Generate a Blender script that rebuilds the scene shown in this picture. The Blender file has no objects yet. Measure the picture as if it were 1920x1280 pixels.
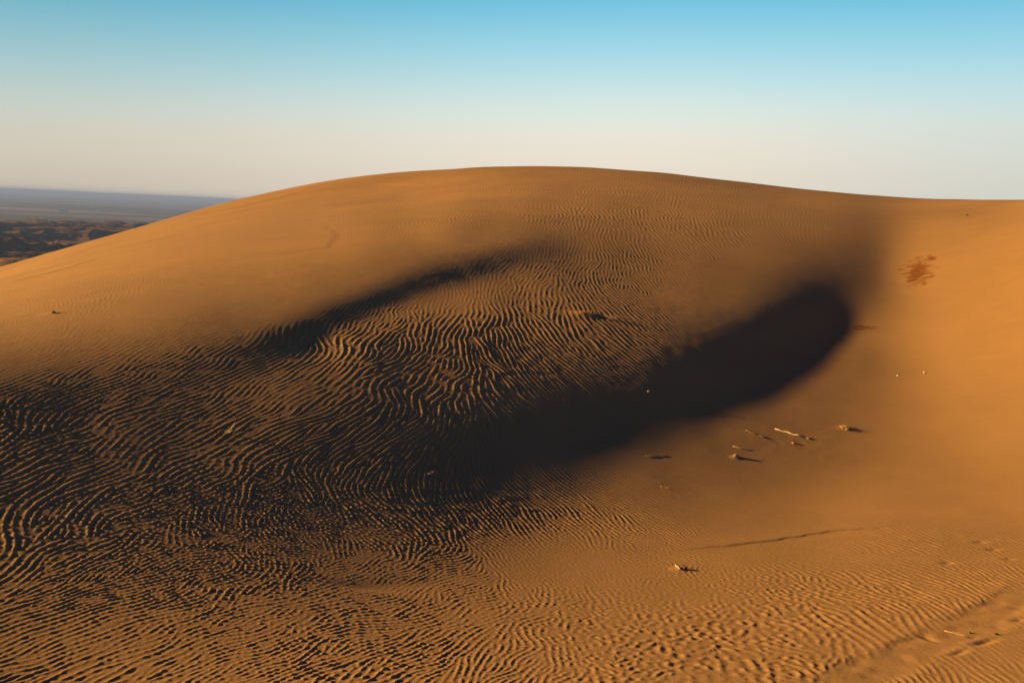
import bpy, bmesh, math, random, time
import numpy as np
from mathutils import Vector, Matrix

T0 = time.time()
C = bpy.context.scene
COL = C.collection
R_ = math.radians
PI = math.pi
CAM_H = 1.75                       # eye height above the sand where the photographer stands
SUN_EL, SUN_AZ = R_(12.0), R_(-79.0)    # azimuth from +Y, positive to the right

# ------------------------------------------------------------------ helpers
def tag(o, label=None, cat=None, group=None, kind=None):
    if label: o['label'] = label
    if cat: o['category'] = cat
    if group: o['group'] = group
    if kind: o['kind'] = kind
    return o

def link(name, me, mat=None, parent=None):
    o = bpy.data.objects.new(name, me)
    COL.objects.link(o)
    if mat is not None: me.materials.append(mat)
    if parent is not None: o.parent = parent
    return o

def empty(name, loc, rz=0.0):
    o = bpy.data.objects.new(name, None)
    COL.objects.link(o)
    o.location = loc; o.rotation_euler = (0, 0, rz)
    o.empty_display_size = 0.05
    return o

def from_bm(name, bm, mat, parent=None, smooth=True):
    me = bpy.data.meshes.new(name)
    bmesh.ops.recalc_face_normals(bm, faces=bm.faces[:])
    bm.to_mesh(me); bm.free()
    if smooth: me.polygons.foreach_set('use_smooth', [True]*len(me.polygons))
    return link(name, me, mat, parent)

def grid_mesh(name, P, closed=False):
    """quads over a (n, m, 3) array of points"""
    n, m = P.shape[:2]
    me = bpy.data.meshes.new(name)
    i = np.arange(n if closed else n-1)[:, None]; j = np.arange(m-1)[None]
    i2 = (i+1) % n
    q = np.stack([i*m+j, i2*m+j, i2*m+j+1, i*m+j+1], -1).reshape(-1, 4).astype(np.int32)
    me.vertices.add(n*m); me.vertices.foreach_set('co', P.reshape(-1).astype(np.float32))
    nq = len(q)
    me.loops.add(nq*4); me.loops.foreach_set('vertex_index', q.reshape(-1))
    me.polygons.add(nq)
    me.polygons.foreach_set('loop_start', np.arange(0, nq*4, 4, dtype=np.int32))
    me.polygons.foreach_set('loop_total', np.full(nq, 4, np.int32))
    me.polygons.foreach_set('use_smooth', np.ones(nq, bool))
    me.update(calc_edges=True)
    return me

def hashn(ix, iy, seed):
    h = (ix.astype(np.int64)*374761393 + iy.astype(np.int64)*668265263 + seed*974634777) & 0xffffffff
    h = ((h ^ (h >> 13))*1274126177) & 0xffffffff
    h = h ^ (h >> 16)
    return (h & 0xffffff)/float(0xffffff)*2-1

def vnoise(x, y, seed=0):
    ix = np.floor(x); iy = np.floor(y); fx = x-ix; fy = y-iy
    fx = fx*fx*fx*(fx*(fx*6-15)+10); fy = fy*fy*fy*(fy*(fy*6-15)+10)
    a = hashn(ix, iy, seed); b = hashn(ix+1, iy, seed); c = hashn(ix, iy+1, seed); d = hashn(ix+1, iy+1, seed)
    return (a*(1-fx)+b*fx)*(1-fy)+(c*(1-fx)+d*fx)*fy

def smooth(a, b, x):
    t = np.clip((x-a)/(b-a), 0, 1)
    return t*t*(3-2*t)

# ------------------------------------------------------------------ the shape of the dune
# cubic B-spline control heights (metres, relative to the eye) over azimuth x log(range) around the camera's foot
NT, NR = 82, 64
ZC = np.array([
-2158,-2199,-2231,-2267,-2302,-2336,-2369,-2399,-2426,-2448,-2466,-2477,-2481,-2477,-2464,-2443,-2412,-2373,-2325,-2270,-2208,-2142,-2075,-2008,-1946,-1890,-1843,-1807,-1782,-1771,-1776,-1797,-1835,-1890,-1962,-2049,-2148,-2257,-2374,-2495,-2616,-2735,-2849,-2952,-3043,-3119,-3179,-3223,-3256,-3290,-3345,-3448,-3621,-3939,-4365,-4884,-5471,-6105,-6777,-7484,-8219,-9013,-9763,-10860,
-2158,-2200,-2232,-2269,-2304,-2340,-2373,-2403,-2431,-2454,-2472,-2485,-2490,-2487,-2474,-2453,-2421,-2379,-2328,-2268,-2201,-2130,-2058,-1987,-1921,-1862,-1813,-1776,-1752,-1742,-1748,-1771,-1809,-1864,-1934,-2016,-2110,-2212,-2321,-2434,-2549,-2661,-2770,-2871,-2963,-3044,-3113,-3171,-3221,-3272,-3340,-3450,-3623,-3923,-4315,-4782,-5305,-5874,-6484,-7134,-7816,-8556,-9257,-10283,
-2158,-2201,-2233,-2270,-2306,-2342,-2376,-2407,-2435,-2458,-2477,-2490,-2496,-2494,-2482,-2460,-2427,-2383,-2329,-2266,-2196,-2121,-2045,-1971,-1902,-1842,-1791,-1753,-1729,-1720,-1728,-1751,-1791,-1845,-1913,-1992,-2082,-2179,-2283,-2390,-2499,-2607,-2712,-2812,-2905,-2989,-3064,-3132,-3195,-3259,-3336,-3450,-3624,-3913,-4278,-4706,-5182,-5704,-6269,-6877,-7520,-8221,-8887,-9861,
-2158,-2201,-2235,-2272,-2309,-2345,-2379,-2410,-2439,-2463,-2482,-2496,-2503,-2501,-2490,-2468,-2434,-2388,-2331,-2264,-2190,-2111,-2032,-1954,-1883,-1820,-1768,-1729,-1705,-1697,-1706,-1731,-1771,-1824,-1890,-1966,-2051,-2143,-2241,-2342,-2444,-2547,-2649,-2747,-2840,-2928,-3010,-3088,-3165,-3244,-3332,-3451,-3625,-3901,-4237,-4619,-5044,-5515,-6032,-6595,-7196,-7854,-8481,-9398,
-2158,-2202,-2236,-2274,-2311,-2348,-2382,-2414,-2443,-2467,-2487,-2502,-2509,-2508,-2498,-2476,-2440,-2392,-2332,-2262,-2184,-2102,-2019,-1938,-1864,-1798,-1745,-1705,-1681,-1674,-1685,-1711,-1751,-1804,-1868,-1940,-2021,-2108,-2199,-2294,-2391,-2489,-2586,-2682,-2776,-2866,-2955,-3042,-3132,-3226,-3328,-3452,-3628,-3890,-4191,-4527,-4902,-5326,-5799,-6320,-6880,-7497,-8085,-8948,
-2159,-2203,-2237,-2275,-2313,-2350,-2385,-2418,-2447,-2472,-2492,-2507,-2515,-2515,-2505,-2483,-2447,-2397,-2333,-2260,-2178,-2093,-2007,-1924,-1846,-1778,-1722,-1681,-1658,-1652,-1664,-1691,-1732,-1783,-1845,-1914,-1990,-2071,-2157,-2245,-2336,-2429,-2522,-2616,-2710,-2803,-2896,-2992,-3093,-3203,-3323,-3452,-3633,-3878,-4136,-4422,-4751,-5130,-5561,-6041,-6562,-7138,-7688,-8496,
-2159,-2203,-2238,-2277,-2315,-2353,-2388,-2421,-2451,-2476,-2497,-2512,-2521,-2521,-2512,-2490,-2453,-2400,-2334,-2257,-2172,-2085,-1996,-1911,-1830,-1759,-1700,-1658,-1635,-1631,-1644,-1672,-1713,-1763,-1822,-1888,-1959,-2034,-2114,-2196,-2281,-2368,-2457,-2549,-2642,-2736,-2834,-2936,-3046,-3170,-3313,-3452,-3643,-3857,-4065,-4303,-4588,-4927,-5320,-5762,-6245,-6780,-7294,-8047,
-2159,-2204,-2239,-2278,-2317,-2355,-2391,-2425,-2455,-2481,-2502,-2517,-2526,-2527,-2517,-2495,-2458,-2403,-2334,-2254,-2167,-2077,-1988,-1900,-1816,-1741,-1679,-1636,-1614,-1612,-1626,-1654,-1694,-1742,-1798,-1860,-1927,-1996,-2069,-2145,-2224,-2306,-2391,-2479,-2571,-2666,-2766,-2872,-2990,-3125,-3292,-3459,-3656,-3816,-3970,-4164,-4413,-4718,-5075,-5482,-5927,-6424,-6901,-7601,
-2159,-2204,-2240,-2280,-2319,-2358,-2394,-2428,-2459,-2485,-2506,-2521,-2531,-2531,-2522,-2499,-2461,-2404,-2333,-2250,-2161,-2071,-1981,-1893,-1805,-1725,-1660,-1617,-1595,-1594,-1609,-1636,-1675,-1721,-1774,-1832,-1893,-1957,-2024,-2093,-2166,-2242,-2322,-2407,-2496,-2591,-2692,-2800,-2922,-3065,-3247,-3476,-3658,-3739,-3847,-4007,-4226,-4500,-4826,-5199,-5610,-6068,-6510,-7158,
-2159,-2205,-2241,-2281,-2321,-2360,-2397,-2432,-2463,-2489,-2511,-2526,-2535,-2535,-2524,-2499,-2460,-2404,-2331,-2246,-2157,-2067,-1978,-1889,-1798,-1713,-1644,-1600,-1579,-1578,-1593,-1619,-1655,-1699,-1748,-1802,-1858,-1916,-1977,-2040,-2106,-2176,-2251,-2331,-2417,-2510,-2609,-2719,-2841,-2994,-3159,-3496,-3605,-3613,-3693,-3830,-4027,-4276,-4573,-4914,-5291,-5714,-6121,-6720,
-2159,-2205,-2242,-2283,-2323,-2362,-2400,-2435,-2466,-2493,-2515,-2531,-2539,-2538,-2525,-2499,-2457,-2401,-2328,-2243,-2154,-2066,-1978,-1888,-1794,-1705,-1634,-1588,-1567,-1565,-1578,-1602,-1635,-1676,-1721,-1770,-1821,-1874,-1928,-1985,-2045,-2109,-2178,-2253,-2334,-2421,-2517,-2624,-2748,-2900,-3088,-3318,-3445,-3434,-3510,-3636,-3816,-4044,-4315,-4627,-4973,-5361,-5736,-6287,
-2159,-2206,-2243,-2284,-2324,-2365,-2402,-2438,-2469,-2497,-2518,-2534,-2542,-2540,-2526,-2498,-2456,-2398,-2324,-2241,-2154,-2068,-1982,-1892,-1794,-1702,-1629,-1582,-1558,-1553,-1563,-1584,-1614,-1651,-1692,-1735,-1780,-1827,-1874,-1924,-1978,-2035,-2098,-2166,-2241,-2322,-2412,-2515,-2640,-2790,-2980,-3101,-3151,-3220,-3301,-3428,-3596,-3804,-4051,-4337,-4653,-5009,-5353,-5859,
-2159,-2206,-2243,-2285,-2326,-2367,-2405,-2440,-2473,-2500,-2522,-2538,-2544,-2541,-2526,-2498,-2454,-2396,-2323,-2241,-2157,-2073,-1989,-1899,-1801,-1706,-1629,-1579,-1551,-1542,-1547,-1564,-1589,-1621,-1656,-1693,-1731,-1770,-1810,-1852,-1898,-1948,-2004,-2065,-2132,-2207,-2292,-2392,-2514,-2659,-2817,-2878,-2872,-2966,-3075,-3206,-3364,-3557,-3783,-4043,-4332,-4658,-4974,-5438,
-2159,-2207,-2244,-2286,-2328,-2368,-2407,-2443,-2475,-2503,-2525,-2540,-2546,-2542,-2526,-2497,-2453,-2395,-2323,-2243,-2162,-2080,-1997,-1908,-1812,-1716,-1635,-1578,-1544,-1528,-1527,-1537,-1557,-1582,-1611,-1641,-1671,-1701,-1733,-1767,-1805,-1847,-1895,-1948,-2008,-2076,-2155,-2250,-2367,-2500,-2611,-2660,-2573,-2713,-2837,-2971,-3123,-3301,-3508,-3746,-4010,-4308,-4598,-5025,
-2159,-2207,-2245,-2287,-2329,-2370,-2409,-2445,-2478,-2505,-2527,-2541,-2547,-2542,-2525,-2495,-2452,-2394,-2324,-2247,-2168,-2088,-2005,-1918,-1824,-1727,-1640,-1576,-1534,-1510,-1502,-1506,-1519,-1537,-1559,-1581,-1602,-1624,-1648,-1673,-1703,-1737,-1777,-1823,-1875,-1936,-2009,-2099,-2206,-2317,-2394,-2402,-2364,-2477,-2593,-2727,-2872,-3038,-3228,-3445,-3687,-3961,-4227,-4619,
-2159,-2208,-2246,-2288,-2330,-2372,-2411,-2447,-2479,-2507,-2529,-2542,-2547,-2541,-2524,-2494,-2451,-2395,-2327,-2253,-2176,-2097,-2016,-1930,-1836,-1737,-1646,-1574,-1525,-1493,-1478,-1476,-1482,-1494,-1507,-1521,-1534,-1547,-1562,-1579,-1601,-1627,-1659,-1697,-1743,-1797,-1864,-1946,-2041,-2128,-2172,-2166,-2139,-2249,-2348,-2477,-2614,-2767,-2942,-3141,-3363,-3615,-3860,-4221,
-2159,-2208,-2246,-2289,-2331,-2373,-2412,-2448,-2481,-2508,-2529,-2542,-2546,-2540,-2522,-2493,-2451,-2397,-2331,-2260,-2185,-2108,-2028,-1944,-1851,-1748,-1653,-1574,-1516,-1478,-1456,-1448,-1449,-1454,-1459,-1465,-1469,-1474,-1480,-1489,-1503,-1522,-1547,-1578,-1617,-1665,-1725,-1799,-1878,-1940,-1960,-1944,-1928,-2014,-2107,-2222,-2349,-2490,-2651,-2835,-3040,-3272,-3498,-3832,
-2159,-2209,-2247,-2290,-2332,-2374,-2413,-2449,-2482,-2509,-2529,-2541,-2545,-2538,-2520,-2492,-2451,-2399,-2337,-2268,-2195,-2120,-2041,-1958,-1863,-1759,-1660,-1574,-1509,-1464,-1437,-1424,-1419,-1416,-1415,-1412,-1408,-1404,-1402,-1404,-1410,-1423,-1441,-1465,-1497,-1538,-1592,-1655,-1717,-1757,-1758,-1737,-1725,-1787,-1866,-1966,-2079,-2208,-2356,-2527,-2717,-2933,-3143,-3453,
-2159,-2209,-2247,-2291,-2333,-2375,-2414,-2450,-2482,-2509,-2529,-2540,-2543,-2536,-2518,-2491,-2453,-2403,-2344,-2277,-2206,-2132,-2054,-1969,-1874,-1769,-1665,-1574,-1502,-1452,-1419,-1401,-1390,-1380,-1371,-1360,-1348,-1336,-1326,-1321,-1321,-1326,-1338,-1356,-1381,-1416,-1462,-1514,-1559,-1578,-1565,-1538,-1533,-1556,-1629,-1708,-1806,-1923,-2060,-2218,-2396,-2598,-2794,-3083,
-2160,-2209,-2248,-2291,-2334,-2376,-2415,-2450,-2482,-2508,-2527,-2538,-2541,-2533,-2517,-2491,-2455,-2409,-2352,-2287,-2218,-2145,-2066,-1980,-1885,-1779,-1672,-1574,-1494,-1438,-1401,-1378,-1361,-1345,-1328,-1309,-1289,-1270,-1253,-1241,-1234,-1234,-1239,-1251,-1270,-1298,-1335,-1375,-1403,-1405,-1381,-1350,-1339,-1331,-1391,-1450,-1532,-1636,-1762,-1911,-2078,-2268,-2452,-2724,
-2160,-2210,-2248,-2292,-2334,-2376,-2415,-2450,-2481,-2507,-2526,-2536,-2538,-2532,-2516,-2492,-2458,-2415,-2361,-2299,-2231,-2158,-2080,-1994,-1898,-1792,-1681,-1575,-1487,-1425,-1384,-1356,-1333,-1311,-1286,-1260,-1233,-1206,-1182,-1164,-1151,-1145,-1145,-1150,-1163,-1185,-1212,-1239,-1252,-1239,-1206,-1169,-1149,-1106,-1154,-1190,-1257,-1349,-1467,-1607,-1765,-1944,-2118,-2375,
-2160,-2210,-2249,-2292,-2335,-2376,-2415,-2450,-2481,-2506,-2524,-2535,-2537,-2531,-2517,-2494,-2463,-2422,-2371,-2310,-2244,-2173,-2094,-2008,-1912,-1805,-1690,-1577,-1482,-1415,-1371,-1338,-1309,-1280,-1248,-1214,-1180,-1146,-1116,-1092,-1073,-1062,-1055,-1055,-1062,-1076,-1094,-1108,-1106,-1081,-1040,-996,-962,-886,-916,-930,-984,-1066,-1175,-1307,-1457,-1628,-1794,-2038,
-2161,-2210,-2249,-2292,-2335,-2376,-2414,-2449,-2479,-2505,-2522,-2533,-2535,-2530,-2518,-2497,-2469,-2430,-2381,-2323,-2258,-2187,-2109,-2022,-1926,-1818,-1701,-1581,-1480,-1410,-1362,-1324,-1289,-1252,-1213,-1171,-1130,-1089,-1053,-1023,-1000,-982,-971,-965,-965,-972,-980,-982,-967,-931,-883,-830,-778,-676,-676,-670,-714,-788,-890,-1014,-1157,-1320,-1479,-1713,
-2161,-2211,-2249,-2293,-2335,-2376,-2414,-2448,-2478,-2503,-2521,-2531,-2535,-2531,-2520,-2501,-2475,-2440,-2393,-2337,-2273,-2202,-2123,-2036,-1939,-1832,-1714,-1589,-1483,-1410,-1357,-1313,-1270,-1225,-1179,-1130,-1081,-1034,-992,-957,-929,-907,-890,-879,-873,-872,-870,-861,-834,-789,-733,-671,-599,-478,-428,-416,-452,-518,-612,-730,-866,-1023,-1175,-1400,
-2162,-2211,-2250,-2292,-2334,-2375,-2413,-2447,-2476,-2501,-2519,-2530,-2534,-2532,-2522,-2506,-2483,-2450,-2406,-2352,-2288,-2216,-2136,-2048,-1950,-1844,-1730,-1602,-1490,-1414,-1355,-1303,-1253,-1200,-1146,-1090,-1035,-982,-935,-895,-863,-836,-814,-797,-785,-776,-766,-745,-708,-655,-592,-519,-424,-302,-174,-176,-198,-257,-343,-455,-586,-737,-883,-1100,
-2162,-2211,-2250,-2292,-2334,-2375,-2412,-2446,-2475,-2499,-2517,-2529,-2534,-2533,-2526,-2512,-2491,-2461,-2420,-2367,-2303,-2230,-2149,-2059,-1960,-1854,-1744,-1618,-1501,-1421,-1354,-1294,-1236,-1176,-1114,-1052,-990,-932,-880,-836,-800,-769,-742,-720,-701,-685,-666,-636,-590,-530,-458,-374,-262,-110,39,57,42,-6,-86,-192,-318,-463,-604,-813,
-2163,-2212,-2250,-2292,-2333,-2374,-2410,-2444,-2473,-2497,-2515,-2528,-2534,-2535,-2530,-2518,-2500,-2473,-2434,-2382,-2318,-2245,-2162,-2069,-1969,-1863,-1757,-1643,-1514,-1427,-1353,-1286,-1220,-1153,-1084,-1015,-947,-884,-828,-781,-741,-705,-674,-646,-622,-599,-571,-532,-479,-411,-333,-236,-107,81,226,262,272,231,158,57,-63,-203,-339,-541,
-2163,-2212,-2250,-2292,-2333,-2372,-2409,-2442,-2471,-2495,-2513,-2526,-2534,-2537,-2534,-2525,-2510,-2485,-2448,-2398,-2334,-2260,-2175,-2080,-1978,-1872,-1768,-1670,-1544,-1431,-1349,-1277,-1204,-1129,-1054,-979,-905,-837,-778,-728,-684,-645,-609,-576,-546,-516,-480,-434,-373,-299,-213,-103,43,268,406,466,487,455,388,293,178,43,-89,-284,
-2164,-2212,-2249,-2291,-2332,-2371,-2407,-2440,-2469,-2492,-2511,-2525,-2535,-2539,-2539,-2533,-2521,-2498,-2463,-2414,-2351,-2276,-2189,-2092,-1987,-1881,-1778,-1690,-1592,-1446,-1346,-1266,-1186,-1105,-1025,-944,-865,-792,-730,-676,-629,-586,-546,-508,-472,-435,-391,-337,-270,-190,-96,28,189,468,581,670,686,663,601,512,402,273,145,-43,
-2164,-2212,-2249,-2290,-2331,-2369,-2405,-2437,-2466,-2490,-2509,-2524,-2535,-2541,-2544,-2541,-2532,-2512,-2479,-2430,-2368,-2293,-2205,-2106,-2000,-1893,-1793,-1709,-1625,-1492,-1349,-1261,-1174,-1086,-1000,-912,-826,-749,-683,-626,-575,-528,-483,-440,-398,-354,-304,-243,-170,-84,19,156,339,637,803,846,874,853,799,715,611,486,363,181,
-2164,-2212,-2248,-2289,-2329,-2368,-2403,-2435,-2463,-2487,-2507,-2523,-2535,-2544,-2549,-2549,-2543,-2526,-2494,-2447,-2385,-2310,-2222,-2122,-2015,-1908,-1808,-1719,-1626,-1528,-1382,-1261,-1172,-1075,-980,-881,-787,-705,-636,-576,-522,-471,-421,-373,-325,-275,-219,-152,-74,19,130,281,481,803,940,1017,1043,1028,979,901,802,682,564,388,
-2164,-2211,-2248,-2288,-2328,-2366,-2401,-2432,-2460,-2485,-2505,-2522,-2536,-2547,-2554,-2558,-2554,-2540,-2510,-2465,-2403,-2328,-2239,-2140,-2032,-1924,-1821,-1723,-1621,-1530,-1435,-1278,-1173,-1069,-957,-847,-747,-661,-591,-529,-472,-417,-363,-310,-258,-202,-140,-68,16,114,234,397,613,948,1058,1168,1195,1186,1142,1070,976,861,747,577,
-2164,-2211,-2247,-2287,-2326,-2364,-2398,-2429,-2458,-2482,-2503,-2521,-2537,-2550,-2560,-2566,-2565,-2553,-2526,-2482,-2422,-2346,-2257,-2158,-2051,-1943,-1838,-1734,-1629,-1534,-1457,-1330,-1177,-1066,-940,-821,-716,-628,-555,-491,-431,-372,-313,-256,-198,-137,-69,8,97,201,329,505,734,1076,1186,1298,1331,1327,1288,1221,1131,1021,911,746,
-2164,-2211,-2246,-2286,-2325,-2362,-2396,-2427,-2455,-2480,-2502,-2521,-2538,-2553,-2565,-2574,-2575,-2566,-2541,-2499,-2440,-2365,-2275,-2177,-2072,-1965,-1859,-1754,-1649,-1549,-1458,-1373,-1217,-1062,-935,-809,-699,-607,-531,-463,-399,-334,-271,-208,-144,-77,-4,79,174,285,423,611,852,1194,1317,1410,1449,1450,1417,1354,1269,1163,1056,896,
-2164,-2210,-2245,-2285,-2323,-2360,-2393,-2424,-2453,-2478,-2501,-2521,-2539,-2556,-2570,-2581,-2585,-2578,-2556,-2516,-2459,-2385,-2296,-2198,-2095,-1989,-1883,-1778,-1670,-1562,-1464,-1379,-1276,-1080,-930,-803,-688,-592,-514,-440,-370,-298,-228,-158,-87,-14,66,156,257,376,524,726,975,1325,1430,1508,1551,1557,1529,1470,1388,1285,1181,1025,
-2164,-2209,-2244,-2283,-2321,-2358,-2391,-2422,-2450,-2476,-2500,-2521,-2541,-2559,-2575,-2588,-2594,-2589,-2570,-2533,-2479,-2406,-2318,-2221,-2119,-2014,-1907,-1801,-1690,-1576,-1473,-1385,-1299,-1136,-933,-802,-682,-580,-492,-411,-332,-253,-176,-98,-20,60,148,244,352,480,639,850,1112,1420,1501,1596,1640,1650,1625,1569,1490,1389,1286,1133,
-2164,-2209,-2243,-2282,-2319,-2355,-2389,-2419,-2448,-2475,-2499,-2521,-2542,-2562,-2580,-2594,-2602,-2600,-2583,-2550,-2498,-2428,-2342,-2247,-2144,-2038,-1931,-1822,-1709,-1595,-1491,-1398,-1299,-1185,-969,-803,-672,-560,-460,-374,-287,-202,-116,-30,54,142,237,340,455,592,760,980,1245,1518,1567,1672,1716,1729,1705,1651,1572,1473,1372,1220,
-2163,-2208,-2242,-2280,-2317,-2353,-2386,-2417,-2446,-2473,-2498,-2521,-2543,-2565,-2584,-2600,-2609,-2609,-2596,-2566,-2517,-2451,-2368,-2275,-2171,-2063,-1953,-1842,-1728,-1614,-1506,-1406,-1304,-1197,-1032,-814,-669,-549,-447,-352,-255,-159,-62,31,124,221,322,432,555,699,876,1101,1369,1596,1644,1739,1783,1794,1770,1715,1637,1538,1437,1285,
-2163,-2207,-2241,-2279,-2315,-2351,-2384,-2414,-2444,-2471,-2497,-2521,-2545,-2567,-2587,-2604,-2616,-2618,-2607,-2581,-2536,-2474,-2395,-2304,-2200,-2089,-1976,-1862,-1748,-1633,-1519,-1411,-1305,-1198,-1078,-851,-676,-554,-450,-346,-241,-133,-25,77,178,283,392,508,639,790,976,1208,1466,1700,1717,1803,1840,1847,1819,1763,1684,1583,1481,1329,
-2162,-2206,-2239,-2277,-2313,-2349,-2381,-2412,-2442,-2470,-2496,-2521,-2545,-2568,-2590,-2608,-2621,-2625,-2617,-2594,-2554,-2496,-2421,-2335,-2229,-2117,-2001,-1885,-1770,-1655,-1539,-1423,-1310,-1202,-1091,-915,-690,-560,-452,-345,-233,-117,-2,107,216,329,445,569,707,866,1061,1291,1565,1727,1800,1857,1887,1886,1855,1795,1713,1610,1506,1350,
-2162,-2205,-2238,-2275,-2311,-2346,-2379,-2410,-2439,-2468,-2495,-2521,-2546,-2570,-2592,-2611,-2625,-2631,-2625,-2606,-2570,-2517,-2446,-2365,-2260,-2147,-2028,-1911,-1795,-1679,-1562,-1442,-1327,-1217,-1100,-960,-736,-569,-450,-338,-224,-103,19,138,256,375,497,627,769,933,1131,1360,1629,1751,1860,1904,1924,1914,1876,1811,1725,1618,1510,1349,
-2161,-2203,-2236,-2273,-2309,-2344,-2376,-2407,-2437,-2466,-2494,-2520,-2546,-2570,-2593,-2613,-2627,-2634,-2631,-2615,-2584,-2536,-2471,-2391,-2292,-2178,-2058,-1938,-1820,-1703,-1584,-1464,-1348,-1236,-1113,-974,-795,-596,-457,-337,-216,-90,37,166,293,416,543,676,822,989,1188,1415,1671,1805,1897,1940,1949,1930,1884,1812,1721,1608,1495,1327,
-2161,-2202,-2235,-2271,-2306,-2341,-2373,-2405,-2435,-2464,-2492,-2519,-2546,-2571,-2594,-2613,-2628,-2636,-2635,-2622,-2596,-2554,-2494,-2415,-2327,-2211,-2090,-1967,-1846,-1726,-1605,-1483,-1365,-1248,-1122,-985,-832,-644,-483,-349,-220,-89,45,179,311,440,571,710,860,1031,1233,1458,1704,1831,1924,1960,1961,1932,1878,1798,1699,1580,1460,1283,
-2160,-2201,-2233,-2269,-2304,-2338,-2370,-2402,-2432,-2462,-2490,-2518,-2545,-2570,-2593,-2613,-2628,-2636,-2636,-2627,-2605,-2569,-2516,-2436,-2360,-2247,-2125,-1999,-1874,-1750,-1626,-1502,-1382,-1262,-1137,-1006,-863,-690,-518,-368,-229,-92,46,185,322,456,592,735,890,1065,1269,1493,1726,1853,1935,1965,1959,1922,1858,1770,1662,1534,1407,1217,
-2159,-2200,-2231,-2266,-2301,-2335,-2367,-2399,-2429,-2459,-2488,-2516,-2543,-2569,-2592,-2612,-2626,-2635,-2636,-2629,-2612,-2581,-2534,-2463,-2387,-2289,-2162,-2035,-1905,-1776,-1649,-1523,-1401,-1282,-1160,-1033,-893,-724,-549,-388,-239,-95,48,192,333,472,613,760,920,1099,1303,1523,1746,1872,1930,1956,1943,1898,1825,1727,1610,1471,1334,1132,
-2159,-2198,-2229,-2264,-2298,-2332,-2364,-2395,-2426,-2456,-2485,-2513,-2541,-2566,-2589,-2609,-2623,-2632,-2635,-2630,-2617,-2591,-2549,-2489,-2412,-2326,-2204,-2074,-1938,-1805,-1674,-1546,-1424,-1305,-1184,-1058,-918,-749,-572,-406,-252,-102,47,197,344,488,633,785,948,1130,1333,1549,1754,1853,1915,1934,1915,1861,1778,1670,1541,1391,1244,1025,
-2158,-2197,-2228,-2262,-2295,-2329,-2361,-2392,-2422,-2452,-2482,-2510,-2537,-2563,-2586,-2605,-2620,-2629,-2633,-2630,-2620,-2598,-2562,-2508,-2436,-2354,-2249,-2114,-1974,-1837,-1702,-1572,-1449,-1330,-1210,-1085,-943,-775,-597,-428,-269,-114,41,197,348,497,647,802,968,1151,1353,1564,1750,1821,1889,1899,1873,1811,1718,1599,1458,1295,1136,900,
-2157,-2196,-2226,-2259,-2292,-2325,-2357,-2388,-2418,-2448,-2478,-2506,-2533,-2559,-2581,-2601,-2615,-2625,-2630,-2629,-2621,-2604,-2572,-2524,-2458,-2379,-2287,-2155,-2012,-1871,-1732,-1600,-1476,-1357,-1237,-1111,-969,-803,-625,-454,-291,-131,31,191,348,500,653,810,978,1162,1361,1568,1729,1796,1850,1854,1820,1748,1645,1514,1360,1183,1010,755,
-2157,-2194,-2224,-2257,-2289,-2322,-2353,-2383,-2414,-2444,-2473,-2502,-2529,-2554,-2576,-2595,-2610,-2621,-2627,-2628,-2622,-2608,-2581,-2537,-2474,-2402,-2316,-2198,-2052,-1906,-1764,-1629,-1504,-1383,-1263,-1136,-993,-827,-649,-476,-310,-145,21,185,344,499,653,813,982,1164,1360,1554,1725,1767,1805,1799,1755,1674,1559,1415,1248,1056,868,592,
-2156,-2193,-2222,-2254,-2286,-2318,-2349,-2379,-2409,-2439,-2469,-2497,-2523,-2548,-2571,-2589,-2604,-2615,-2622,-2626,-2623,-2612,-2589,-2549,-2490,-2425,-2343,-2239,-2098,-1948,-1801,-1662,-1534,-1410,-1288,-1159,-1013,-847,-669,-494,-324,-156,13,179,340,496,651,810,979,1159,1349,1539,1694,1730,1753,1735,1681,1588,1461,1304,1122,913,710,411,
-2155,-2192,-2220,-2252,-2283,-2314,-2344,-2374,-2404,-2434,-2463,-2491,-2518,-2542,-2564,-2583,-2598,-2609,-2617,-2622,-2622,-2615,-2597,-2562,-2510,-2446,-2370,-2271,-2153,-2000,-1846,-1701,-1567,-1439,-1312,-1180,-1033,-865,-686,-510,-337,-166,5,173,335,491,646,805,972,1149,1332,1517,1623,1685,1692,1664,1597,1492,1352,1179,982,756,536,212,
-2155,-2190,-2218,-2249,-2279,-2310,-2340,-2369,-2398,-2429,-2458,-2485,-2512,-2536,-2558,-2576,-2591,-2603,-2612,-2618,-2620,-2617,-2603,-2574,-2528,-2464,-2390,-2302,-2199,-2059,-1900,-1747,-1604,-1470,-1339,-1204,-1054,-884,-704,-527,-353,-179,-5,165,327,484,638,797,962,1136,1310,1488,1567,1624,1625,1585,1505,1386,1231,1043,829,584,347,-2,
-2154,-2189,-2216,-2246,-2276,-2306,-2335,-2364,-2392,-2423,-2452,-2479,-2505,-2530,-2551,-2569,-2584,-2595,-2605,-2612,-2617,-2616,-2607,-2584,-2542,-2481,-2407,-2330,-2233,-2111,-1961,-1804,-1651,-1508,-1371,-1232,-1079,-907,-727,-547,-371,-194,-17,155,318,474,628,785,949,1118,1287,1446,1511,1557,1550,1499,1405,1271,1100,895,663,399,144,-233,
-2154,-2187,-2214,-2243,-2272,-2302,-2330,-2359,-2387,-2417,-2445,-2473,-2499,-2523,-2544,-2562,-2576,-2588,-2597,-2605,-2612,-2615,-2610,-2591,-2553,-2497,-2428,-2352,-2263,-2152,-2023,-1870,-1711,-1557,-1411,-1263,-1105,-932,-751,-569,-389,-209,-29,143,306,461,615,771,933,1098,1254,1420,1451,1489,1469,1405,1297,1147,959,736,486,202,-73,-478,
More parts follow.
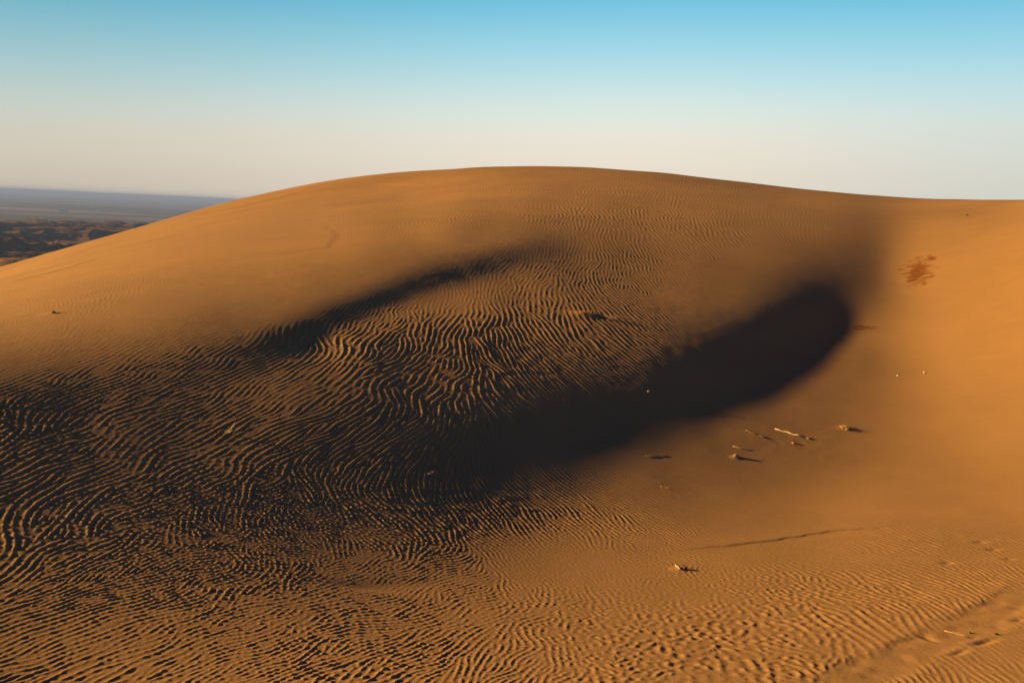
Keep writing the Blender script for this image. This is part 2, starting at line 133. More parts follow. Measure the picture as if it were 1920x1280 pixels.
-2153,-2186,-2212,-2240,-2269,-2297,-2325,-2353,-2382,-2410,-2438,-2466,-2492,-2516,-2537,-2554,-2568,-2580,-2589,-2598,-2606,-2611,-2609,-2595,-2563,-2512,-2447,-2369,-2284,-2187,-2075,-1936,-1780,-1619,-1461,-1301,-1135,-959,-775,-591,-408,-224,-42,132,294,449,601,756,916,1075,1231,1362,1403,1416,1384,1306,1181,1015,809,567,297,-8,-303,-737,
-2153,-2185,-2209,-2237,-2265,-2293,-2320,-2348,-2376,-2403,-2431,-2458,-2484,-2508,-2529,-2546,-2560,-2571,-2581,-2591,-2600,-2607,-2607,-2597,-2571,-2525,-2463,-2387,-2303,-2215,-2115,-1991,-1850,-1694,-1527,-1354,-1178,-996,-807,-619,-432,-242,-56,120,283,438,590,745,903,1057,1206,1305,1348,1343,1295,1200,1059,874,650,388,98,-230,-546,-1010,
-2153,-2183,-2207,-2234,-2261,-2288,-2315,-2342,-2369,-2396,-2424,-2451,-2476,-2500,-2520,-2537,-2551,-2562,-2572,-2582,-2592,-2601,-2604,-2597,-2575,-2535,-2477,-2404,-2324,-2238,-2143,-2033,-1909,-1771,-1606,-1424,-1239,-1048,-852,-657,-464,-267,-74,107,274,430,583,737,895,1046,1181,1255,1287,1268,1202,1090,930,727,483,201,-111,-462,-799,-1295,
-2153,-2182,-2205,-2231,-2257,-2283,-2310,-2336,-2363,-2389,-2416,-2443,-2468,-2491,-2512,-2529,-2542,-2553,-2563,-2574,-2584,-2594,-2598,-2594,-2577,-2542,-2488,-2419,-2342,-2256,-2160,-2060,-1958,-1830,-1687,-1504,-1315,-1115,-911,-707,-503,-296,-93,94,264,423,577,731,890,1036,1162,1203,1225,1190,1107,975,796,573,308,5,-330,-704,-1063,-1592,
-2153,-2181,-2203,-2228,-2253,-2279,-2304,-2330,-2355,-2381,-2408,-2434,-2459,-2482,-2503,-2519,-2533,-2544,-2554,-2564,-2575,-2584,-2590,-2589,-2575,-2544,-2496,-2432,-2358,-2272,-2177,-2079,-1984,-1875,-1748,-1595,-1403,-1196,-981,-767,-551,-329,-115,78,253,414,570,725,882,1034,1128,1162,1162,1110,1007,855,657,412,126,-199,-556,-954,-1337,-1899,
-2153,-2180,-2201,-2225,-2249,-2274,-2298,-2323,-2348,-2373,-2400,-2425,-2450,-2473,-2493,-2510,-2523,-2534,-2544,-2554,-2564,-2574,-2580,-2580,-2569,-2543,-2501,-2443,-2372,-2288,-2196,-2101,-1997,-1894,-1775,-1655,-1479,-1275,-1056,-834,-610,-375,-150,51,231,396,555,711,870,1020,1088,1121,1098,1027,904,732,512,247,-61,-409,-789,-1213,-1620,-2216,
-2153,-2179,-2199,-2222,-2245,-2268,-2292,-2316,-2340,-2365,-2391,-2416,-2441,-2464,-2484,-2500,-2514,-2524,-2534,-2543,-2552,-2561,-2567,-2567,-2558,-2536,-2500,-2449,-2381,-2301,-2212,-2117,-2012,-1902,-1790,-1669,-1518,-1332,-1124,-903,-676,-434,-200,10,197,369,531,693,847,1018,1059,1078,1034,942,798,605,363,76,-254,-626,-1030,-1479,-1910,-2542,
-2153,-2178,-2197,-2219,-2241,-2263,-2286,-2309,-2332,-2356,-2382,-2407,-2431,-2454,-2474,-2490,-2504,-2514,-2523,-2531,-2539,-2547,-2552,-2552,-2544,-2526,-2495,-2448,-2385,-2308,-2221,-2127,-2023,-1917,-1803,-1673,-1526,-1357,-1166,-956,-727,-479,-241,-22,174,353,522,684,854,992,1038,1031,969,854,689,474,211,-99,-452,-847,-1276,-1751,-2207,-2875,
-2153,-2177,-2195,-2216,-2236,-2258,-2280,-2302,-2324,-2347,-2373,-2397,-2421,-2444,-2464,-2480,-2494,-2504,-2512,-2520,-2527,-2534,-2538,-2537,-2529,-2513,-2485,-2443,-2383,-2309,-2222,-2128,-2023,-1913,-1795,-1660,-1513,-1348,-1162,-950,-709,-464,-230,-10,190,373,544,707,876,982,1013,984,900,764,577,340,55,-278,-654,-1074,-1527,-2029,-2510,-3215,
-2154,-2176,-2193,-2212,-2232,-2252,-2273,-2294,-2316,-2339,-2363,-2387,-2411,-2434,-2454,-2470,-2483,-2494,-2502,-2509,-2516,-2521,-2524,-2523,-2515,-2500,-2474,-2433,-2375,-2301,-2214,-2116,-2007,-1890,-1763,-1622,-1471,-1304,-1112,-889,-639,-402,-175,41,238,421,593,749,926,971,986,934,829,671,462,204,-104,-460,-860,-1304,-1783,-2312,-2818,-3561,
-2154,-2175,-2191,-2209,-2228,-2247,-2266,-2287,-2308,-2330,-2353,-2377,-2401,-2423,-2443,-2460,-2473,-2484,-2492,-2499,-2505,-2510,-2512,-2510,-2502,-2486,-2460,-2419,-2361,-2285,-2196,-2092,-1976,-1848,-1711,-1563,-1408,-1235,-1038,-811,-564,-329,-105,106,300,479,648,808,956,968,954,881,755,576,345,65,-266,-644,-1068,-1537,-2041,-2598,-3131,-3911,
-2155,-2174,-2189,-2206,-2223,-2241,-2260,-2279,-2299,-2321,-2343,-2366,-2390,-2412,-2432,-2449,-2463,-2474,-2482,-2489,-2495,-2499,-2501,-2497,-2488,-2471,-2443,-2400,-2340,-2261,-2167,-2057,-1932,-1794,-1647,-1494,-1333,-1156,-955,-725,-482,-249,-29,177,365,540,701,877,948,966,920,825,678,478,226,-76,-429,-831,-1279,-1773,-2303,-2888,-3446,-4265,
-2155,-2173,-2187,-2203,-2219,-2236,-2253,-2271,-2290,-2311,-2332,-2355,-2379,-2401,-2421,-2438,-2452,-2463,-2472,-2479,-2485,-2489,-2490,-2486,-2474,-2455,-2424,-2377,-2313,-2230,-2130,-2013,-1880,-1734,-1580,-1419,-1251,-1069,-863,-631,-390,-162,52,252,433,605,770,925,956,950,883,767,598,378,105,-219,-594,-1019,-1491,-2010,-2567,-3179,-3764,-4622,
-2156,-2172,-2185,-2200,-2214,-2230,-2246,-2263,-2281,-2301,-2321,-2344,-2367,-2389,-2409,-2426,-2441,-2452,-2461,-2469,-2475,-2479,-2479,-2474,-2461,-2438,-2402,-2350,-2280,-2192,-2086,-1962,-1822,-1670,-1508,-1340,-1163,-973,-761,-528,-291,-67,144,340,519,676,862,935,963,929,843,706,517,276,-17,-363,-760,-1208,-1705,-2249,-2832,-3473,-4084,-4981,
-2156,-2171,-2183,-2196,-2210,-2224,-2239,-2255,-2272,-2290,-2310,-2332,-2354,-2376,-2396,-2414,-2428,-2440,-2449,-2457,-2463,-2467,-2467,-2461,-2446,-2419,-2377,-2319,-2243,-2150,-2037,-1907,-1760,-1601,-1431,-1254,-1069,-872,-656,-422,-188,35,245,445,611,804,933,959,958,903,798,642,434,173,-141,-508,-927,-1398,-1919,-2488,-3097,-3767,-4405,-5341,
-2157,-2170,-2181,-2193,-2205,-2218,-2232,-2246,-2262,-2279,-2298,-2319,-2341,-2363,-2383,-2400,-2415,-2427,-2436,-2444,-2450,-2453,-2452,-2445,-2428,-2397,-2350,-2286,-2204,-2104,-1985,-1848,-1694,-1527,-1349,-1164,-971,-768,-549,-316,-84,139,350,555,727,889,965,975,947,873,750,576,349,69,-265,-653,-1094,-1589,-2133,-2728,-3364,-4062,-4727,-5702,
-2157,-2169,-2179,-2189,-2200,-2212,-2225,-2238,-2252,-2268,-2285,-2306,-2327,-2348,-2368,-2386,-2401,-2413,-2422,-2429,-2434,-2437,-2435,-2426,-2406,-2372,-2320,-2251,-2163,-2056,-1930,-1786,-1625,-1449,-1264,-1071,-872,-664,-444,-209,24,247,464,670,874,935,986,979,932,839,699,507,263,-36,-390,-798,-1262,-1779,-2348,-2968,-3630,-4356,-5049,-6063,
-2157,-2168,-2176,-2186,-2196,-2206,-2217,-2229,-2242,-2257,-2273,-2292,-2312,-2333,-2353,-2370,-2385,-2397,-2406,-2412,-2417,-2418,-2414,-2403,-2381,-2344,-2288,-2213,-2119,-2006,-1873,-1721,-1552,-1369,-1176,-977,-772,-560,-337,-105,126,352,563,803,946,964,992,973,911,803,646,438,176,-142,-515,-944,-1429,-1969,-2562,-3207,-3895,-4650,-5370,-6424,
-2158,-2167,-2174,-2182,-2191,-2200,-2210,-2221,-2232,-2246,-2261,-2278,-2297,-2317,-2337,-2354,-2368,-2380,-2387,-2393,-2396,-2396,-2390,-2377,-2352,-2312,-2253,-2173,-2073,-1954,-1814,-1655,-1479,-1289,-1090,-885,-675,-459,-234,-10,216,437,645,855,915,980,986,959,885,763,591,367,88,-248,-640,-1089,-1596,-2158,-2775,-3446,-4160,-4944,-5691,-6784,
-2158,-2166,-2172,-2179,-2186,-2194,-2202,-2212,-2222,-2234,-2248,-2262,-2281,-2300,-2319,-2335,-2349,-2360,-2367,-2372,-2374,-2372,-2364,-2349,-2321,-2278,-2215,-2130,-2025,-1899,-1753,-1589,-1407,-1212,-1008,-798,-583,-365,-142,78,298,509,703,865,900,971,975,939,855,720,535,295,-1,-354,-765,-1234,-1762,-2347,-2988,-3683,-4424,-5237,-6010,-7143,
-2158,-2164,-2169,-2175,-2181,-2187,-2195,-2203,-2212,-2223,-2235,-2247,-2264,-2282,-2300,-2316,-2329,-2339,-2347,-2351,-2352,-2348,-2337,-2319,-2287,-2240,-2173,-2084,-1974,-1843,-1692,-1522,-1336,-1137,-928,-714,-496,-276,-57,159,369,567,739,862,895,954,957,915,821,676,476,222,-90,-460,-889,-1379,-1928,-2535,-3199,-3920,-4688,-5528,-6329,-7501,
-2158,-2163,-2166,-2171,-2176,-2181,-2187,-2194,-2202,-2212,-2222,-2233,-2248,-2265,-2282,-2297,-2310,-2319,-2327,-2330,-2329,-2323,-2310,-2287,-2252,-2200,-2128,-2036,-1921,-1786,-1629,-1455,-1265,-1062,-849,-632,-412,-193,23,233,432,612,760,858,895,938,936,887,785,628,417,148,-179,-566,-1014,-1523,-2093,-2723,-3411,-4157,-4950,-5819,-6647,-7859,
-2157,-2161,-2164,-2167,-2170,-2174,-2179,-2185,-2192,-2200,-2209,-2220,-2233,-2248,-2263,-2278,-2290,-2299,-2306,-2308,-2306,-2298,-2282,-2255,-2215,-2158,-2083,-1986,-1867,-1727,-1566,-1388,-1194,-987,-772,-552,-331,-113,98,300,486,648,775,856,897,924,914,857,746,580,356,74,-269,-672,-1138,-1667,-2257,-2909,-3621,-4392,-5212,-6110,-6964,-8215,
-2157,-2159,-2161,-2163,-2165,-2168,-2172,-2176,-2182,-2189,-2197,-2207,-2218,-2231,-2245,-2258,-2270,-2279,-2285,-2287,-2283,-2272,-2253,-2222,-2177,-2116,-2036,-1934,-1811,-1667,-1503,-1320,-1122,-913,-695,-473,-252,-37,170,362,533,678,786,856,898,913,893,826,706,529,294,-2,-359,-779,-1263,-1810,-2422,-3096,-3831,-4628,-5474,-6400,-7281,-8571,
-2157,-2157,-2158,-2159,-2160,-2161,-2164,-2167,-2172,-2178,-2185,-2193,-2204,-2215,-2227,-2240,-2250,-2259,-2264,-2265,-2259,-2246,-2223,-2189,-2139,-2073,-1988,-1882,-1755,-1607,-1439,-1253,-1052,-839,-619,-396,-175,38,237,419,576,703,796,856,898,904,873,796,665,478,231,-77,-449,-885,-1386,-1953,-2585,-3281,-4040,-4861,-5733,-6687,-7595,-8924,
-2156,-2155,-2155,-2154,-2154,-2154,-2156,-2158,-2162,-2166,-2172,-2180,-2189,-2199,-2209,-2220,-2230,-2238,-2242,-2242,-2235,-2219,-2193,-2154,-2100,-2029,-1939,-1829,-1698,-1545,-1373,-1184,-979,-764,-541,-317,-97,112,305,475,617,727,806,856,899,896,854,765,623,425,167,-154,-541,-993,-1512,-2098,-2752,-3471,-4253,-5100,-5999,-6982,-7917,-9286,
-2156,-2154,-2152,-2150,-2149,-2148,-2149,-2150,-2152,-2156,-2161,-2167,-2175,-2184,-2193,-2203,-2212,-2219,-2223,-2221,-2213,-2195,-2165,-2123,-2065,-1989,-1895,-1780,-1645,-1489,-1314,-1121,-913,-695,-470,-246,-27,179,365,524,653,749,816,857,899,889,837,737,585,377,108,-225,-624,-1091,-1627,-2231,-2903,-3643,-4447,-5317,-6240,-7249,-8210,-9615,
-2155,-2151,-2148,-2145,-2142,-2140,-2139,-2138,-2140,-2142,-2146,-2150,-2156,-2163,-2171,-2179,-2187,-2193,-2196,-2193,-2182,-2161,-2128,-2080,-2016,-1934,-1834,-1713,-1573,-1412,-1232,-1035,-823,-601,-374,-148,69,270,446,591,701,777,828,857,900,879,814,699,533,310,27,-322,-739,-1226,-1784,-2412,-3111,-3878,-4713,-5614,-6570,-7615,-8609,-10065]).reshape(NT, NR)/1000.0      # millimetres
TH0, TH1 = R_(-40.0), R_(40.0)
LR0, LR1 = math.log(3.0), math.log(64.0)

def bs(t, n):
    """rows of cubic B-spline weights for positions t on n control values"""
    t = np.clip(t, 0, n-1-1e-6); k = np.floor(t).astype(int); f = t-k
    W = np.zeros((len(t), n))
    w = [(1-f)**3/6, (3*f**3-6*f**2+4)/6, (-3*f**3+3*f**2+3*f+1)/6, f**3/6]
    for a in range(4): np.add.at(W, (np.arange(len(t)), np.clip(k-1+a, 0, n-1)), w[a])
    return W

def macro_grid(th, r):
    """large shape of the sand (relative to the eye) on the outer product of azimuths and ranges"""
    lr = np.log(r)
    A = bs((th-TH0)/(TH1-TH0)*(NT-1), NT); B = bs((lr-LR0)/(LR1-LR0)*(NR-1), NR)
    Z = np.zeros((len(th), len(r)))
    AZ = np.einsum('ij,jk->ik', A, ZC)
    for k in range(NR):
        m = B[:, k] != 0
        Z[:, m] += AZ[:, k:k+1]*B[None, m, k]
    side = -CAM_H - 0.045*r - 0.0006*r*r
    w = smooth(R_(40), R_(95), np.abs(th))[:, None]
    Z = Z*(1-w)+side[None]*w
    near = smooth(3.2, 0.2, r)[None]
    Z = Z*(1-near) + (-CAM_H-0.10*r[None])*near
    far = np.maximum(r-60.0, 0)[None]
    return Z - 0.42*far*smooth(60, 80, r)[None]

def macro_at(x, y):
    x = np.atleast_1d(x); y = np.atleast_1d(y)
    th = np.arctan2(x, y); r = np.hypot(x, y); o = np.zeros(len(x))
    for k in range(len(x)): o[k] = macro_grid(th[k:k+1], r[k:k+1])[0, 0]
    return o

# ------------------------------------------------------------------ wind ripples
# control points: x, y (m), amplitude, wavelength (m), angle of the crest lines, disorder
RC = np.array([(-2.03,14.42,0.05,0.0606,1.41,0.06), (-2.40,13.14,0.05,0.062,1.33,0.06), (-2.79,11.85,0.08,0.0636,1.25,0.06), (-1.01,16.38,0.06,0.0672,1.44,0.06), (0.30,17.65,0.05,0.0672,1.45,0.06), (-0.57,16.29,0.04,0.0672,1.43,0.06), (-1.32,15.02,0.05,0.0604,1.41,0.06), (-1.90,13.57,0.06,0.0619,1.39,0.06), (-2.36,12.24,0.1,0.0635,1.30,0.06), (-2.73,11.08,0.25,0.0642,1.19,0.06), (-0.05,16.03,0.7,0.0672,1.54,0.12), (-0.82,14.79,0.75,0.0611,1.50,0.18), (-1.48,13.66,0.85,0.0674,1.48,0.24), (-1.96,12.18,0.9,0.0693,1.43,0.3), (-4.36,15.91,0.04,0.0728,1.45,0.06), (-4.99,14.12,0.1,0.0659,1.46,0.06), (-0.27,35.09,0.66,0.0884,1.55,0.12), (0.34,21.99,0.528,0.0884,1.51,0.3), (-3.06,21.49,0.264,0.078,1.53,0.12), (-9.12,25.78,0.286,0.078,1.54,0.12), (-5.88,13.55,0.5,0.0513,1.50,0.12), (-5.45,14.32,0.35,0.0507,1.49,0.12), (-5.83,12.09,0.3,0.0471,1.48,0.12), (-4.53,10.44,0.12,0.0594,1.30,0.12), (-3.53,11.75,0.06,0.0579,1.33,0.12), (-2.86,14.72,0.1,0.0672,1.46,0.12), (-1.69,18.90,0.22,0.0676,1.50,0.12), (-0.62,17.35,0.12,0.0728,1.46,0.12), (-4.36,9.68,0.15,0.0566,1.03,0.12), (-3.53,10.79,0.15,0.0594,1.09,0.12), (-3.08,11.97,0.1,0.0579,1.22,0.12), (-4.20,11.88,0.12,0.0733,1.36,0.12), (-8.57,17.22,0.08,0.076,1.52,0.12), (-6.53,29.46,0.264,0.078,1.54,0.12), (3.70,31.20,0.66,0.0884,1.56,0.12), (6.16,27.46,0.528,0.0884,1.59,0.06), (2.58,21.24,0.44,0.0884,1.64,0.09), (2.86,15.99,0.62,0.0616,2.01,0.0), (4.31,18.83,0.5,0.0672,1.98,0.0), (2.00,17.72,0.65,0.0728,1.69,0.06), (5.32,18.85,0.3,0.0616,2.12,0.0), (3.33,18.94,0.5,0.0728,1.86,0.03), (6.40,22.96,0.264,0.0728,1.72,0.0), (5.55,16.34,0.12,0.0527,2.02,0.0), (4.53,15.81,0.2,0.0527,2.32,0.0), (3.70,14.11,0.15,0.0528,2.17,0.0), (7.95,19.21,0.02,0.056,1.84,0.0), (6.70,14.10,0.02,0.0534,1.86,0.0), (10.19,24.94,0.11,0.0728,1.64,0.0), (11.13,22.84,0.066,0.0728,1.64,0.0), (1.34,13.22,0.72,0.0675,2.11,0.03), (0.27,12.76,0.9,0.0729,1.84,0.09), (-0.07,12.61,1.15,0.0729,1.71,0.12), (0.79,12.04,0.8,0.0661,2.06,0.06), (0.28,14.24,0.9,0.0676,1.68,0.09), (1.89,14.97,0.75,0.0676,1.95,0.03), (-0.40,12.45,1.35,0.0729,1.63,0.15), (-0.74,12.51,1.35,0.0725,1.57,0.15), (-1.10,12.11,1.1,0.0702,1.44,0.15), (-1.44,11.74,1.05,0.0694,1.31,0.12), (-1.40,12.97,1.1,0.0685,1.47,0.15), (-1.81,10.97,0.65,0.067,1.21,0.06), (-1.96,10.21,0.62,0.071,1.12,0.06), (-2.45,9.99,0.62,0.0686,1.00,0.06), (-3.07,10.64,0.6,0.0686,1.08,0.12), (-2.45,11.47,0.9,0.0864,1.43,0.3), (-0.47,14.05,0.9,0.0674,1.53,0.15), (0.73,16.38,0.6,0.0784,1.53,0.09), (1.06,14.57,0.8,0.0728,1.75,0.12), (2.05,13.15,0.6,0.0659,2.30,0.0), (-1.11,10.04,1.0,0.0684,1.44,0.24), (-0.32,10.72,0.9,0.0673,1.76,0.18), (0.26,11.15,0.8,0.0607,2.11,0.06), (-0.64,11.20,0.9,0.0653,1.31,0.3), (-0.11,11.62,1,0.0661,1.83,0.12), (-0.26,9.35,0.5,0.0602,1.63,0.06), (-0.98,8.99,0.6,0.0559,1.00,0.09), (0.52,9.63,0.2,0.0436,2.03,0.06), (1.41,10.52,0.1,0.0444,2.19,0.0), (2.64,12.49,0.12,0.049,2.38,0.0), (-2.64,8.84,0.72,0.0612,0.89,0.15), (-3.44,8.43,0.75,0.0612,0.82,0.18), (-3.99,8.65,0.8,0.0613,0.96,0.36), (-3.47,7.50,0.75,0.0583,0.57,0.12), (-2.80,7.93,0.75,0.0575,0.96,0.24), (-3.02,8.05,1,0.0602,1.35,0.48), (-3.31,6.60,0.9,0.0568,1.18,0.36), (-4.47,8.95,0.25,0.0588,0.87,0.18), (-3.64,9.56,0.4,0.0595,0.85,0.24), (-3.99,7.89,1,0.0621,1.14,0.42), (-1.89,7.74,0.85,0.0456,1.33,0.6), (-2.50,7.07,0.85,0.0489,1.23,0.6), (-1.04,7.74,0.85,0.044,2.26,0.48), (-0.20,8.21,1,0.0487,1.97,0.24), (-1.38,8.48,0.8,0.0516,1.04,0.18), (-1.36,7.21,0.8,0.0424,2.34,0.54), (0.25,8.72,0.8,0.048,2.23,0.15), (1.00,9.03,0.9,0.0429,2.52,0.06), (1.85,9.66,0.7,0.0366,2.77,0.03), (1.47,8.84,0.7,0.0412,2.54,0.06), (2.67,9.79,0.22,0.0369,2.84,0.03), (3.49,9.86,0.05,0.0369,2.60,0.0), (4.26,9.77,0.02,0.0369,2.50,0.0), (3.34,11.78,0.2,0.0347,-3.02,0.0), (2.49,10.75,0.25,0.0351,-3.10,0.0), (4.49,11.96,0.03,0.037,2.15,0.0), (0.25,7.95,1,0.0472,2.12,0.3), (0.92,8.10,0.8,0.0496,1.97,0.36), (0.65,7.48,0.42,0.0407,2.19,0.3), (0.04,7.31,0.45,0.0408,2.28,0.36), (1.31,7.72,0.596,0.0404,2.28,0.24), (1.94,7.69,0.426,0.0405,2.32,0.24), (1.89,8.53,0.58,0.0393,2.48,0.06), (2.52,8.28,0.42,0.0397,2.34,0.06), (3.85,8.79,0.18,0.039,2.50,0.06), (4.51,8.67,0.2,0.039,2.48,0.06), (1.40,7.05,0.994,0.044,2.15,0.72), (2.17,7.03,0.923,0.0492,2.24,0.54), (2.97,7.10,1.136,0.0567,2.39,0.3), (3.71,7.45,0.852,0.0559,2.21,0.24), (2.23,6.05,1.349,0.065,2.13,0.36), (1.46,5.63,1.491,0.065,1.94,0.66), (0.87,5.91,1.349,0.0572,1.72,0.78), (0.40,6.38,1.064,0.0468,1.72,0.78), (0.50,5.37,1.12,0.0572,1.47,0.66), (1.10,5.33,1.491,0.065,1.72,0.66), (-0.11,5.82,1.12,0.0442,1.11,0.3), (-0.89,6.75,1.0,0.0386,0.88,0.42), (-0.36,7.24,1.0,0.0381,0.90,0.36), (-1.12,6.03,0.986,0.0442,0.80,0.42), (-2.05,5.80,0.952,0.0468,0.53,0.36), (-2.52,5.41,0.986,0.0468,0.50,0.24), (-1.26,5.24,1.008,0.0468,0.75,0.33), (-0.39,5.35,1.064,0.0468,1.08,0.36), (0.35,5.36,1.008,0.0468,1.39,0.36), (0.96,6.61,0.923,0.0468,2.00,0.72), (-2.26,6.41,0.75,0.046,0.67,0.42), (-1.74,6.42,0.75,0.0438,0.86,0.48), (-2.89,6.23,0.75,0.0511,0.68,0.3), (2.62,5.57,0.426,0.0468,2.16,0.12), (3.34,6.28,0.426,0.0468,2.12,0.12), (2.75,5.21,0.852,0.0468,2.27,0.12)])

def tps(pts, vals, q, lam):
    def k(a, b):
        d2 = ((a[:, None]-b[None])**2).sum(-1)
        return .5*d2*np.log(d2+1e-12)
    n = len(pts); A = np.zeros((n+3, n+3)); A[:n, :n] = k(pts, pts)+lam*np.eye(n); A[:n, n] = 1
    A[:n, n+1:] = pts; A[n:, :n] = A[:n, n:].T
    w = np.linalg.solve(A, np.concatenate([vals, np.zeros((3, vals.shape[1]))]))
    K = k(q, pts); o = np.zeros((len(q), vals.shape[1]))
    for c in range(vals.shape[1]): o[:, c] = (K*w[:n, c]).sum(1)+w[n, c]+(q*w[n+1:, c]).sum(1)
    return o

def fftnoise(shape, corr, rng):
    n = rng.standard_normal(shape)
    F = np.fft.rfft2(n)
    ky = np.fft.fftfreq(shape[0])[:, None]; kx = np.fft.rfftfreq(shape[1])[None]
    F *= np.exp(-(ky*ky+kx*kx)*(corr*PI)**2)
    n = np.fft.irfft2(F, shape)
    return n/n.std()

def up2(a, fi, fj):
    i = np.clip(np.floor(fi).astype(int), 0, a.shape[0]-2); j = np.clip(np.floor(fj).astype(int), 0, a.shape[1]-2)
    p = (fi-i)[:, None]; q = (fj-j)[None]
    A = a[i]*(1-p)+a[i+1]*p
    return A[:, j]*(1-q)+A[:, j+1]*q

D = .0009                                   # spacing of the dune mesh in radians and in log(range)
RI, RO = 4.2, 47.0
TW = R_(32.0)
th_d = np.arange(-TW, TW, D); lr_d = np.arange(math.log(RI), math.log(RO), D)
nA, nB = len(th_d)//2*2, len(lr_d)//2*2
th_d = th_d[:nA]; lr_d = lr_d[:nB]

def ripple_field():
    rng = np.random.default_rng(11)
    # control maps on a coarse grid
    ca, cb = 90, 110
    tg = np.linspace(-TW, TW, ca); lg = np.linspace(math.log(RI), math.log(RO), cb)
    q = np.stack(np.meshgrid(tg, lg, indexing='ij'), -1).reshape(-1, 2)
    pth = np.arctan2(RC[:, 0], RC[:, 1]); plr = np.log(np.hypot(RC[:, 0], RC[:, 1]))
    ang = RC[:, 4]
    vals = np.stack([RC[:, 2], np.log(RC[:, 3]), np.cos(2*ang), np.sin(2*ang), RC[:, 5]], 1)
    M = tps(np.stack([pth, plr], 1), vals, q, 0.0008)
    M = M.reshape(ca, cb, 5)
    fi = (th_d+TW)/(2*TW)*(ca-1); fj = (lr_d-math.log(RI))/(math.log(RO)-math.log(RI))*(cb-1)
    amp = np.clip(up2(M[..., 0], fi, fj), 0, 1.6)
    lam = np.exp(np.clip(up2(M[..., 1], fi, fj), math.log(.025), math.log(.2)))
    an = .5*np.arctan2(up2(M[..., 3], fi, fj), up2(M[..., 2], fi, fj))
    ch = np.clip(up2(M[..., 4], fi, fj), 0, 1)
    r = np.exp(lr_d)[None]
    lidx = lam/(r*D)                                     # wavelength in grid steps
    shape = (nA, nB)
    an = an + R_(3.2)*fftnoise(shape, 30*.0011/D, rng) + R_(3.0)*fftnoise(shape, 10*.0011/D, rng) + R_(5.0)*fftnoise(shape, 5*.0011/D, rng)*smooth(.15, .5, amp) + R_(40)*ch*fftnoise(shape, 13*.0011/D, rng)
    lidx = lidx*np.exp(.10*fftnoise(shape, 60*.0011/D, rng))
    # oriented band-pass bank, blended by the local direction and wavelength, iterated with a soft limiter
    K = 16
    bank = np.exp(np.arange(math.log(3.1), math.log(max(22., lidx.max())), math.log(1.42)))
    fa = np.fft.fftfreq(nA)[:, None]; fb = np.fft.rfftfreq(nB)[None]
    kr = np.hypot(fa, fb)+1e-9; kt = np.arctan2(fb, fa)
    wn = an + PI/2                                        # wave vector is across the crest lines
    tk = ((wn % PI)/(PI/K)).astype(np.float32)
    lp = np.clip((np.log(lidx)-math.log(bank[0]))/math.log(1.42), 0, len(bank)-1)
    angf = [np.exp(-.5*(((kt-k*PI/K+PI/2) % PI-PI/2)/R_(9))**2).astype(np.float32) for k in range(K)]
    tri = [(np.clip(1-np.abs((tk-k+K/2) % K-K/2), 0, 1)*(1-.3*ch)+.3*ch/K).astype(np.float32) for k in range(K)]
    wls = [np.clip(1-np.abs(lp-b), 0, 1).astype(np.float32) for b in range(len(bank))]
    blur = np.exp(-kr**2*(14*.0011/D*PI)**2)
    h = rng.standard_normal(shape)
    F0 = np.fft.rfft2(rng.standard_normal(shape))
    iso = np.zeros(shape)                                  # lumps without direction, same wavelength
    def even(o):
        e = np.fft.irfft2(np.fft.rfft2(o*o)*blur, shape)
        return o/np.sqrt(np.maximum(e, 1e-12))
    for it in range(4):
        F = np.fft.rfft2(h)
        out = np.zeros(shape)
        for b, lb in enumerate(bank):
            cols = np.nonzero(wls[b].max(0) > 0)[0]
            if len(cols) == 0: continue
            s = slice(cols[0], cols[-1]+1); wl = wls[b][:, s]
            rad = (np.exp(-.5*((kr*lb-1)/.2)**2)*lb)
            if it == 0: iso[:, s] += wl*np.fft.irfft2(F0*rad, shape)[:, s]
            Fr = F*rad
            for k in range(K):
                out[:, s] += wl*tri[k][:, s]*np.fft.irfft2(Fr*angf[k], shape)[:, s]
        out = even(out)
        h = np.tanh(1.1*out)
    q = np.clip(.04+.8*ch, 0, .7)
    out = even(out*(1-q)+even(iso)*q)
    # crests are sharp where the wind is steady, rounded with pits on the trodden right foreground
    rx = r*np.sin(th_d)[:, None]
    sh = (.68+.45*ch)*(1-.72*smooth(-.9, .6, rx)*smooth(9.5, 7.2, r))
    prof = (np.exp(sh*out.clip(-2.2, 2.2))-1-sh*sh*.45)*.54/sh
    # where the wind has no settled direction the crests break into short pieces
    br = fftnoise(shape, 7*.0011/D, rng)
    prof = prof*(1-(.25+.6*ch)*smooth(-.1, -1.2, br))
    amp = amp*np.clip(1+.22*fftnoise(shape, 50*.0011/D, rng), .2, 1.8)
    return prof*amp*lam/20.0*.87

def relief(X, Y):
    """soft unevenness of the sand, footprints, the trodden path and the small wind-cut steps"""
    z = (.0014*vnoise(X/.55, Y/.55, 3)+.0005*vnoise(X/.21, Y/.21, 4))*(.25+.75*smooth(5.6, 3.4, X))+.008*vnoise(X/1.7, Y/1.7, 5)*smooth(14, 5, np.hypot(X, Y)) 
    z = z+(.0011*vnoise(X/.13, Y/.13, 6)+.0006*vnoise(X/.065, Y/.065, 7))*smooth(7, 12, np.hypot(X, Y))*(.6+.4*vnoise(X/1.1, Y/1.1, 8))*smooth(5.6, 3.4, X)
    return z

